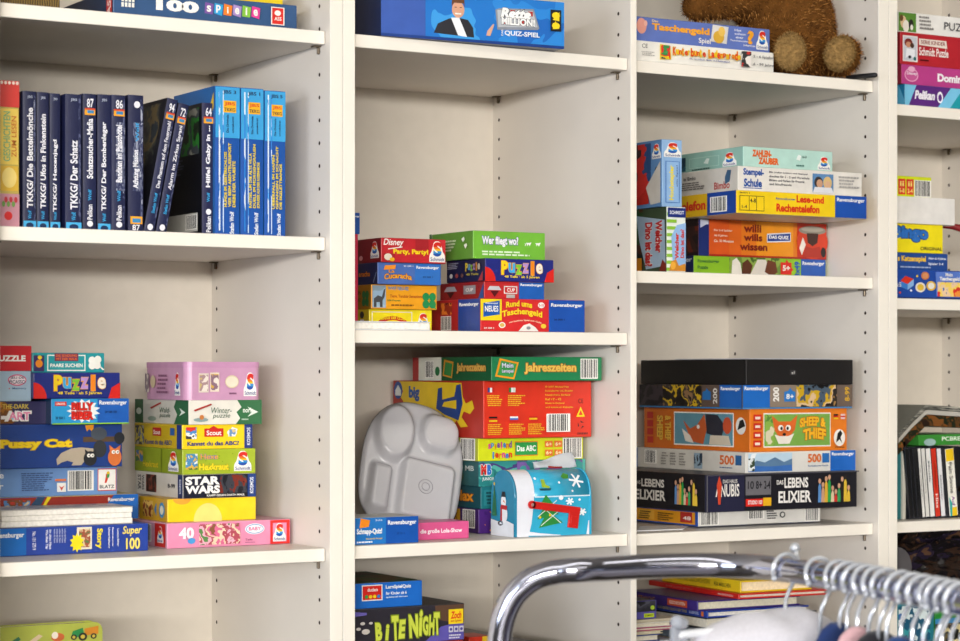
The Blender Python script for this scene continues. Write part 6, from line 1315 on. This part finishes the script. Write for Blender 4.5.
# ------------------------------------------------------------------ teddy bear
def teddy():
    z0 = Z['A3']
    bm = bmesh.new()
    def ball(px, Y, dz, rx, ry, rz, rot=None):
        r = bmesh.ops.create_icosphere(bm, subdivisions=3, radius=1)
        m = Matrix.Translation((XA(px, Y), Y, z0 + dz)) @ (rot or Matrix()) @ Matrix.Diagonal((rx, ry, rz, 1))
        bmesh.ops.transform(bm, matrix=m, verts=r['verts'])
    def limb(a, c, r0, r1, n=7):
        for i in range(n + 1):
            t = i / n; px = a[0] + (c[0] - a[0]) * t; Y = a[1] + (c[1] - a[1]) * t; dz = a[2] + (c[2] - a[2]) * t; r = r0 + (r1 - r0) * t
            ball(px, Y, dz, r, r, r)
    yaw = Matrix.Rotation(math.radians(-36), 4, 'Z')
    ball(789, .118, .088, .078, .072, .09)          # trunk
    ball(786, .105, .06, .071, .07, .062)
    ball(760, .118, .13, .05, .05, .05)
    ball(752, .12, .196, .078, .07, .074)           # head
    ball(746, .062, .17, .042, .04, .04, yaw)       # muzzle
    ball(722, .13, .252, .03, .018, .03, yaw); ball(786, .14, .25, .03, .018, .03, yaw)   # ears
    limb((752, .1, .13), (703, .1, .109), .03, .0225); ball(697, .1, .108, .025, .023, .023)     # arm over the boxes
    limb((815, .13, .13), (826, .12, .085), .03, .026); 
    limb((774, .1, .045), (792, .045, .038), .037, .029)           # legs
    limb((808, .1, .047), (838, .05, .04), .037, .029)
    foot = lambda px, Y, dz, a, b_: ball(px, Y, dz, .0305, .026, .0345, Matrix.Rotation(math.radians(a), 4, 'Z') @ Matrix.Rotation(math.radians(b_), 4, 'Y'))
    foot(793, .03, .0345, -36, 0)
    foot(842, .034, .0395, -30, 24)
    me = bpy.data.meshes.new('b'); bm.to_mesh(me); bm.free()
    o = link(bpy.data.objects.new('teddy_bear', me))
    rm = o.modifiers.new('r', 'REMESH'); rm.mode = 'VOXEL'; rm.voxel_size = .0042
    sm = o.modifiers.new('s', 'SMOOTH'); sm.iterations = 6; sm.factor = .5
    bpy.context.view_layer.update()
    me2 = bpy.data.meshes.new_from_object(o.evaluated_get(bpy.context.evaluated_depsgraph_get()))
    o.modifiers.clear(); o.data = me2
    brown = mat('#65401a', .95, var=.25, scale=60, spec=.1)
    mats = [brown, mat('#8a5a2a', .95, var=.2, spec=.1), mat('#4a2c10', .95, var=.2, spec=.1), mat('#b07c42', .95, spec=.1)]
    for m in mats: me2.materials.append(m)
    for p in me2.polygons: p.use_smooth = True
    # keep it off the shelf board, then grow short fur on the body
    for v in me2.vertices: v.co.z = max(v.co.z, z0 + .0006); v.co.x = min(v.co.x, .9912)
    rnd = random.Random(5)
    polys = [p for p in me2.polygons]
    tot = sum(p.area for p in polys)
    V = []; Fc = []; Mi = []
    N = 15000
    for p in polys:
        k = p.area / tot * N; k = int(k) + (1 if rnd.random() < k - int(k) else 0)
        vs = [me2.vertices[i].co for i in p.vertices]
        for _ in range(k):
            a = rnd.random(); c = rnd.random()
            q = vs[0].lerp(vs[1], a).lerp(vs[3 % len(vs)].lerp(vs[2], a), c)
            nz_ = noise.noise_vector(q * 38) * .75
            d = (p.normal + nz_ + Vector((rnd.uniform(-.35, .35), rnd.uniform(-.35, .35), rnd.uniform(-.5, .1)))).normalized()
            L_ = rnd.uniform(.004, .0085); s_ = d.cross(Vector((rnd.uniform(-1, 1), rnd.uniform(-1, 1), rnd.uniform(-1, 1)))).normalized() * .0008
            tip = q + d * L_
            tip.z = max(tip.z, z0 + .0006); tip.x = min(tip.x, .998)
            i0 = len(V); V.extend((q - s_, q + s_, tip)); Fc.append([i0, i0 + 1, i0 + 2]); Mi.append(rnd.choice((0, 1, 1, 2, 3)))
    fur = mesh_obj('fur', V, Fc, mats, Mi, o)
    def pad(px, Y, dz, rx, rz, a, b_):
        bm = bmesh.new(); bmesh.ops.create_uvsphere(bm, u_segments=24, v_segments=12, radius=1)
        bmesh.ops.transform(bm, matrix=Matrix.Translation((XA(px, Y), Y, z0 + dz)) @ Matrix.Rotation(math.radians(a), 4, 'Z') @ Matrix.Rotation(math.radians(b_), 4, 'Y') @ Matrix.Diagonal((rx, .009, rz, 1)), verts=bm.verts)
        me_ = bm_obj('foot_pad', bm, mat('#8a6d42', .95, var=.3, scale=160, bump=.6, spec=.1), o, True)
        vv = []; ff = []
        cen = Vector((XA(px, Y), Y, z0 + dz))
        for p in me_.data.polygons:
            if p.normal.y > .3: continue
            for _ in range(9):
                c = [me_.data.vertices[i].co for i in p.vertices]; q = c[0].lerp(c[1], rnd.random()).lerp(c[-1].lerp(c[2 if len(c) > 3 else 1], rnd.random()), rnd.random())
                dd = (p.normal + Vector((rnd.uniform(-.8, .8), rnd.uniform(-.5, .5), rnd.uniform(-.8, .5)))).normalized(); s_ = dd.cross(Vector((rnd.uniform(-1, 1), 1, rnd.uniform(-1, 1)))).normalized() * .0004
                i0 = len(vv); vv.extend((q - s_, q + s_, q + dd * .0045)); ff.append([i0, i0 + 1, i0 + 2])
        mesh_obj('fur', vv, ff, [mat('#9a7c4e', .95, var=.2, spec=.1), mat('#75592f', .95, spec=.1)], [i % 2 for i in range(len(ff))], me_)
    pad(790, .0065, .034, .0245, .0285, -36, 0)
    pad(839.5, .011, .039, .0245, .0275, -32, 24)
    def bead(name, px, Y, dz, r, col):
        bm = bmesh.new(); bmesh.ops.create_uvsphere(bm, u_segments=16, v_segments=10, radius=r); bmesh.ops.translate(bm, verts=bm.verts, vec=(XA(px, Y), Y, z0 + dz)); bm_obj(name, bm, mat(col, .15), o, True)
    bead('eye', 731, .056, .222, .007, '#14100c'); bead('eye', 763, .05, .224, .007, '#14100c'); bead('nose', 741, .024, .182, .011, '#1c120c')
    # blue and red ribbon at the neck
    v, f_ = tube_pts([(XA(712, .14), .14, z0 + .105), (XA(716, .138), .138, z0 + .115), (XA(721, .136), .136, z0 + .125), (XA(732, .135), .135, z0 + .138)], [.004, .008, .009, .006], 10)
    mesh_obj('ribbon', v, f_, ['#2350a4'], parent=o, smooth=True)
    v, f_ = tube_pts([(XA(722, .13), .13, z0 + .112), (XA(728, .128), .128, z0 + .125)], [.005, .006], 10); mesh_obj('ribbon', v, f_, ['#9a2a24'], parent=o, smooth=True)
    tag(o, 'brown plush teddy bear sitting on the shelf with its pale foot soles forward', 'teddy bear')
teddy()

# ------------------------------------------------------------------ chrome clothes rail in front
zR = H - .2
def rl(px, py):                       # point of the level rail seen at this pixel
    d = .2 * F / (py - Y0); return P3(px, py, d)
flat = [rl(600, 569.2), rl(640, 566.8), rl(680, 565.4), rl(720, 565.3), rl(760, 567.2), rl(800, 571.8), rl(840, 578.2), rl(880, 585.6), rl(920, 593.4), rl(960, 601.6)]
def smooth(pts, n=8):
    out = []
    for i in range(len(pts) - 1):
        p0 = pts[max(0, i - 1)]; p1 = pts[i]; p2 = pts[i + 1]; p3 = pts[min(len(pts) - 1, i + 2)]
        for k in range(n):
            t = k / n
            out.append(.5 * ((2 * p1) + (p2 - p0) * t + (2 * p0 - 5 * p1 + 4 * p2 - p3) * t * t + (3 * p1 - p0 - 3 * p2 + p3) * t ** 3))
    return out + [pts[-1]]
dl = flat[0] - flat[1]; dl.z = 0; dl.normalize()
dL = DP(flat[0].x, flat[0].y) - .004
bendL = [P3(px, py, dL - .002 * i) for i, (px, py) in enumerate(((499, 760), (499, 680), (499.3, 645), (502, 624), (508.5, 605), (519, 590), (536, 577.5), (557, 571.9), (578, 570.2)))]
legL = Vector((bendL[0].x, bendL[0].y, .012))
dr = (flat[-1] - flat[-2]); dr.z = 0; dr.normalize()
e0 = flat[-1]
ext = [e0 + dr * .09, e0 + dr * .2]
q0 = e0 + dr * .26
bendR = [q0, q0 + dr * .045 + Vector((0, 0, -.02)), q0 + dr * .066 + Vector((0, 0, -.066)), q0 + dr * .066 + Vector((0, 0, -.2))]
legR = Vector((bendR[-1].x, bendR[-1].y, .012))
allp = [legL] + smooth(bendL + flat + ext + bendR, 7) + [legR]
chrome = mat('#b2b4c4', .09, metal=1, var=.01)
rr_ = empty('clothes_rail', (flat[4].x, flat[4].y, 0)); rr_off = Vector((flat[4].x, flat[4].y, 0))
tag(rr_, 'curved chrome clothes rail in front of the bookcases', 'clothes rail')
v, f_ = tube_pts([p - rr_off for p in allp], .0127, 28)
mesh_obj('rail_tube', v, f_, [chrome], parent=rr_, smooth=True)
v, f_ = tube_pts([legL - rr_off + (legL - legR).normalized() * .05 + Vector((0, 0, .003)), legR - rr_off + Vector((0, 0, .003))], .0127, 20)
mesh_obj('floor_bar', v, f_, [chrome], parent=rr_, smooth=True)
for lg in (legL, legR):
    nn = (legR - legL); nn.z = 0; nn.normalize(); pp = Vector((-nn.y, nn.x, 0))
    v, f_ = tube_pts([lg - rr_off + pp * .25 + Vector((0, 0, .003)), lg - rr_off - pp * .25 + Vector((0, 0, .003))], .0127, 20); mesh_obj('foot_bar', v, f_, [chrome], parent=rr_, smooth=True)

# hangers
fine = smooth(flat + ext, 24)
def on_rail(px):
    best = None
    for i in range(len(fine) - 1):
        p = fine[i]; d = DP(p.x, p.y); l = (p.x - CX) * CS - (p.y + CY) * SN
        x = 480 + F * l / d
        if best is None or abs(x - px) < best[0]: best = (abs(x - px), p, (fine[i + 1] - fine[i]).normalized())
    return best[1], best[2]
hookm = mat('#d3d7de', .12, metal=.3, var=.02, trans=.4)
armm = mat('#d6d8dc', .25, var=.02)
def hanger(label, px, neck, ball=False, yaw=0, wide=.19, slope=.055, far=10):
    p, t = on_rail(px)
    n_ = Vector((t.y, -t.x, 0)).normalized()
    if DP(p.x + n_.x, p.y + n_.y) < DP(p.x, p.y): n_ = -n_        # n_ points away from the camera
    n_ = (Matrix.Rotation(math.radians(yaw), 3, 'Z') @ n_)
    root = empty('clothes_hanger', p)
    R = .0162; pts = []
    for k in range(15):
        a = math.radians(212 - k * (212 + 38) / 14); pts.append(n_ * (R * math.cos(a)) + Vector((0, 0, .0005 + R * math.sin(a))))
    ln_ = (.2, -.1, .08, .2, -.16, .1, .16, -.1, .2, -.14, .14, 0)[int(px) % 12]
    pts = [p_ + t * (ln_ * (.017 - p_.z)) for p_ in pts]
    pts += [t * (ln_ * .035) + n_ * .006 + Vector((0, 0, -.021)), t * (ln_ * .03) + n_ * .001 + Vector((0, 0, -.031)), t * (ln_ * .02) + Vector((0, 0, -.04)), Vector((0, 0, min(neck, -.043)))]
    v, f_ = tube_pts(pts, .0021, 10)
    hk = mesh_obj('hook', v, f_, [hookm], parent=root, smooth=True)
    bm = bmesh.new(); bmesh.ops.create_uvsphere(bm, u_segments=14, v_segments=10, radius=.0032)
    bmesh.ops.translate(bm, verts=bm.verts, vec=pts[0]); bm_obj('hook_tip', bm, hookm, hk, True)
    arm = [n_ * (s * wide) + Vector((0, 0, neck - slope * abs(s) ** 1.25 - .012)) for s in [i / 10 for i in range(-10, far + 1)]]
    v, f_ = tube_pts(arm, .0045, 8); mesh_obj('shoulder_bar', v, f_, [armm], parent=root, smooth=True)
    bm = bmesh.new(); bmesh.ops.create_uvsphere(bm, u_segments=12, v_segments=8, radius=.007); bmesh.ops.translate(bm, verts=bm.verts, vec=(0, 0, neck - .01)); bm_obj('neck_joint', bm, armm, root, True)
    if ball:
        bm = bmesh.new(); bmesh.ops.create_uvsphere(bm, u_segments=14, v_segments=10, radius=.0056); bmesh.ops.translate(bm, verts=bm.verts, vec=n_ * .0195 - t * .012 + Vector((0, 0, .021))); bm_obj('knob', bm, hookm, root, True)
        v, f_ = tube_pts([n_ * .0155 + Vector((0, 0, .005)), n_ * .0185 - t * .008 + Vector((0, 0, .014)), n_ * .0195 - t * .012 + Vector((0, 0, .021))], .0028, 8); mesh_obj('knob_stem', v, f_, [hookm], parent=root, smooth=True)
    tag(root, label, 'hanger', 'hangers on the chrome rail')
    return root, p, n_, t
def garment(name, label, cat, h, neck, col, half=.2, thick=.02, length=.5, top=.0, seed=0, stripes=None, grp='clothes on the hangers', drop=.062, rough=.9, far=None, wr=.014):
    root, p, n_, t = h
    t = Vector((-n_.y, n_.x, 0))
    bm = bmesh.new(); NA, NV = 36, 26
    grid = []
    for i in range(NA + 1):
        s = -1 + 2 * i / NA; a = s * (half if s < 0 else (far or half))
        zt_ = neck + (.034 * math.exp(-(a / .03) ** 4) if half > .15 else 0) + top - drop * abs(s) ** (1.35 if half > .15 else 2.2) - (.012 if abs(s) > .93 else 0)
        th = thick * (1 - .75 * s * s) + .003
        col_ = []
        for k in range(2 * NV + 1):
            u = (k - NV) / NV; side = -1 if u < 0 else 1; u = abs(u)
            z = zt_ - length * (u ** 1.5)
            off = side * th * min(1, (u * 9) ** .5) * (1 + .5 * u)
            w_ = noise.noise(Vector((a * 16 + seed, u * 3.5, side * 3.0 + seed))) * wr * min(1, u * 4)
            hh = noise.noise(Vector((a * 30 + seed, 7, seed))) * .004
            col_.append(bm.verts.new(p + n_ * (a * (1 - .1 * u)) + t * (off + w_) + Vector((0, 0, z + hh))))
        grid.append(col_)
    for i in range(NA):
        for k in range(2 * NV): bm.faces.new([grid[i][k], grid[i + 1][k], grid[i + 1][k + 1], grid[i][k + 1]])
    for i in (0, NA):
        for k in range(NV): 
            f4 = [grid[i][k], grid[i][k + 1], grid[i][2 * NV - k - 1], grid[i][2 * NV - k]]
            f4 = list(dict.fromkeys(f4))
            if len(f4) > 2: bm.faces.new(f4)
    bmesh.ops.recalc_face_normals(bm, faces=bm.faces)
    m = stripes or mat(col, rough, var=.05, scale=300, bump=.25, spec=.2, sheen=.3)
    o = bm_obj(name, bm, m, smooth=True)
    tag(o, label, cat, grp)
    return o
h = hanger('hanger with a round knob, farthest along the rail, carrying the pale sweater', 787, -.043, ball=True, wide=.135, slope=.004, far=4)
n1 = h[2]
for sg in (-1,):
    bm = bmesh.new(); c1 = n1 * (sg * .135)
    for dx_, dz_, r_ in ((0, -.046, .0075), (.006, -.047, .006)):
        r = bmesh.ops.create_uvsphere(bm, u_segments=14, v_segments=10, radius=r_); bmesh.ops.translate(bm, verts=r['verts'], vec=c1 + Vector((dx_, -.002, dz_)))
    cube(bm, c1.x - .006, c1.y - .004, -.092, c1.x + .003, c1.y + .004, -.05, 0, .002)
    cube(bm, c1.x + .004, c1.y - .004, -.095, c1.x + .012, c1.y + .004, -.056, 0, .002)
    bm_obj('clip', bm, mat('#b9bec8', .12, trans=.4, var=.02), h[0])
garment('sweater', 'pale grey sweater on the hanger with the round knob', 'sweater', h, -.043, '#c6c4cb', half=.125, far=.075, thick=.045, length=.5, top=.004, seed=2, drop=.03)
px_ = [819, 838, 849, 859, 867, 876, 887, 901, 913, 923, 934, 943, 952, 961]
ord_ = ['second', 'third', 'fourth', 'fifth', 'sixth', 'seventh', 'eighth', 'ninth', 'tenth', 'eleventh', 'twelfth', 'thirteenth', 'fourteenth', 'fifteenth']
cl = [None, ('#1b2f5e', 'navy'), None, ('#c9a0a4', 'dusty pink'), None, ('#25252b', 'black'), None, ('#1f3f74', 'blue'), None, ('#1c2a50', 'midnight blue'), None, ('#2c2c34', 'charcoal'), None, ('#cfd4da', 'pale')]
for k, px in enumerate(px_):
    nk = [-.09, -.092, -.095, -.094, -.098, -.096, -.1, -.098, -.102, -.1, -.104, -.102, -.106, -.104][k]
    if cl[k]: nk = -.07
    h = hanger('%s hanger along the rail from the pale sweater' % ord_[k] if k > 0 else 'bare hanger next to the one with the round knob', px, nk, yaw=(-1, 1, 0, 2, 1, 0, 1, 2, 1, 0, -1, 0, 1, 0)[k], wide=.16)
    if cl[k]:
        garment('shirt', '%s shirt hanging on the %s hanger of the chrome rail' % (cl[k][1], ord_[k]), 'shirt', h, nk - .006, cl[k][0], half=.17, thick=.0025, length=.5, seed=k * 3.1, wr=.004)



# ------------------------------------------------------------------ finish the printed faces
for b in BOXES: b.done()

# ------------------------------------------------------------------ camera
cd = bpy.data.cameras.new('camera'); cam = link(bpy.data.objects.new('camera', cd))
cam.location = (CX, -CY, H); cam.rotation_euler = (PI / 2, 0, -TH)
cd.sensor_width = 36; cd.sensor_fit = 'HORIZONTAL'; cd.lens = F / 960 * 36
cd.shift_y = (Y0 - 320.5) / 960
cd.dof.use_dof = True; cd.dof.focus_distance = 3.27; cd.dof.aperture_fstop = 8.5
cd.clip_start = .05
S.camera = cam

# ------------------------------------------------------------------ light: rows of ceiling lamps and a window far to the left
def area(name, loc, rot, sx, sy, e, col):
    l = bpy.data.lights.new(name, 'AREA'); l.shape = 'RECTANGLE'; l.size = sx; l.size_y = sy; l.energy = e; l.color = col
    o = link(bpy.data.objects.new(name, l)); o.location = loc; o.rotation_euler = rot; return o
for i, (y, e) in enumerate(((-1.5, 20), (-3.6, 34), (-6, 40))):
    area('ceiling_lamp', (-.6, y, 2.72), (0, 0, 0), 4.5, .3, e, (1, .95, .85))
area('window_daylight', (-7.2, -13.2, 2.45), (math.radians(88), 0, math.radians(-26)), 10, .55, 2500, (1, .968, .925))
area('side_window_daylight', (-5.2, -2.6, 1.5), (math.radians(90), 0, math.radians(-64)), 2.2, 1.5, 150, (.8, .87, 1))
w = bpy.data.worlds.new('room_light'); S.world = w; w.use_nodes = True
w.node_tree.nodes['Background'].inputs['Color'].default_value = (.95, .93, .92, 1)
w.node_tree.nodes['Background'].inputs['Strength'].default_value = .07
S.view_settings.view_transform = 'Standard'; S.view_settings.look = 'None'
S.view_settings.exposure = -.22; S.view_settings.gamma = 1; S.view_settings.use_curve_mapping = False
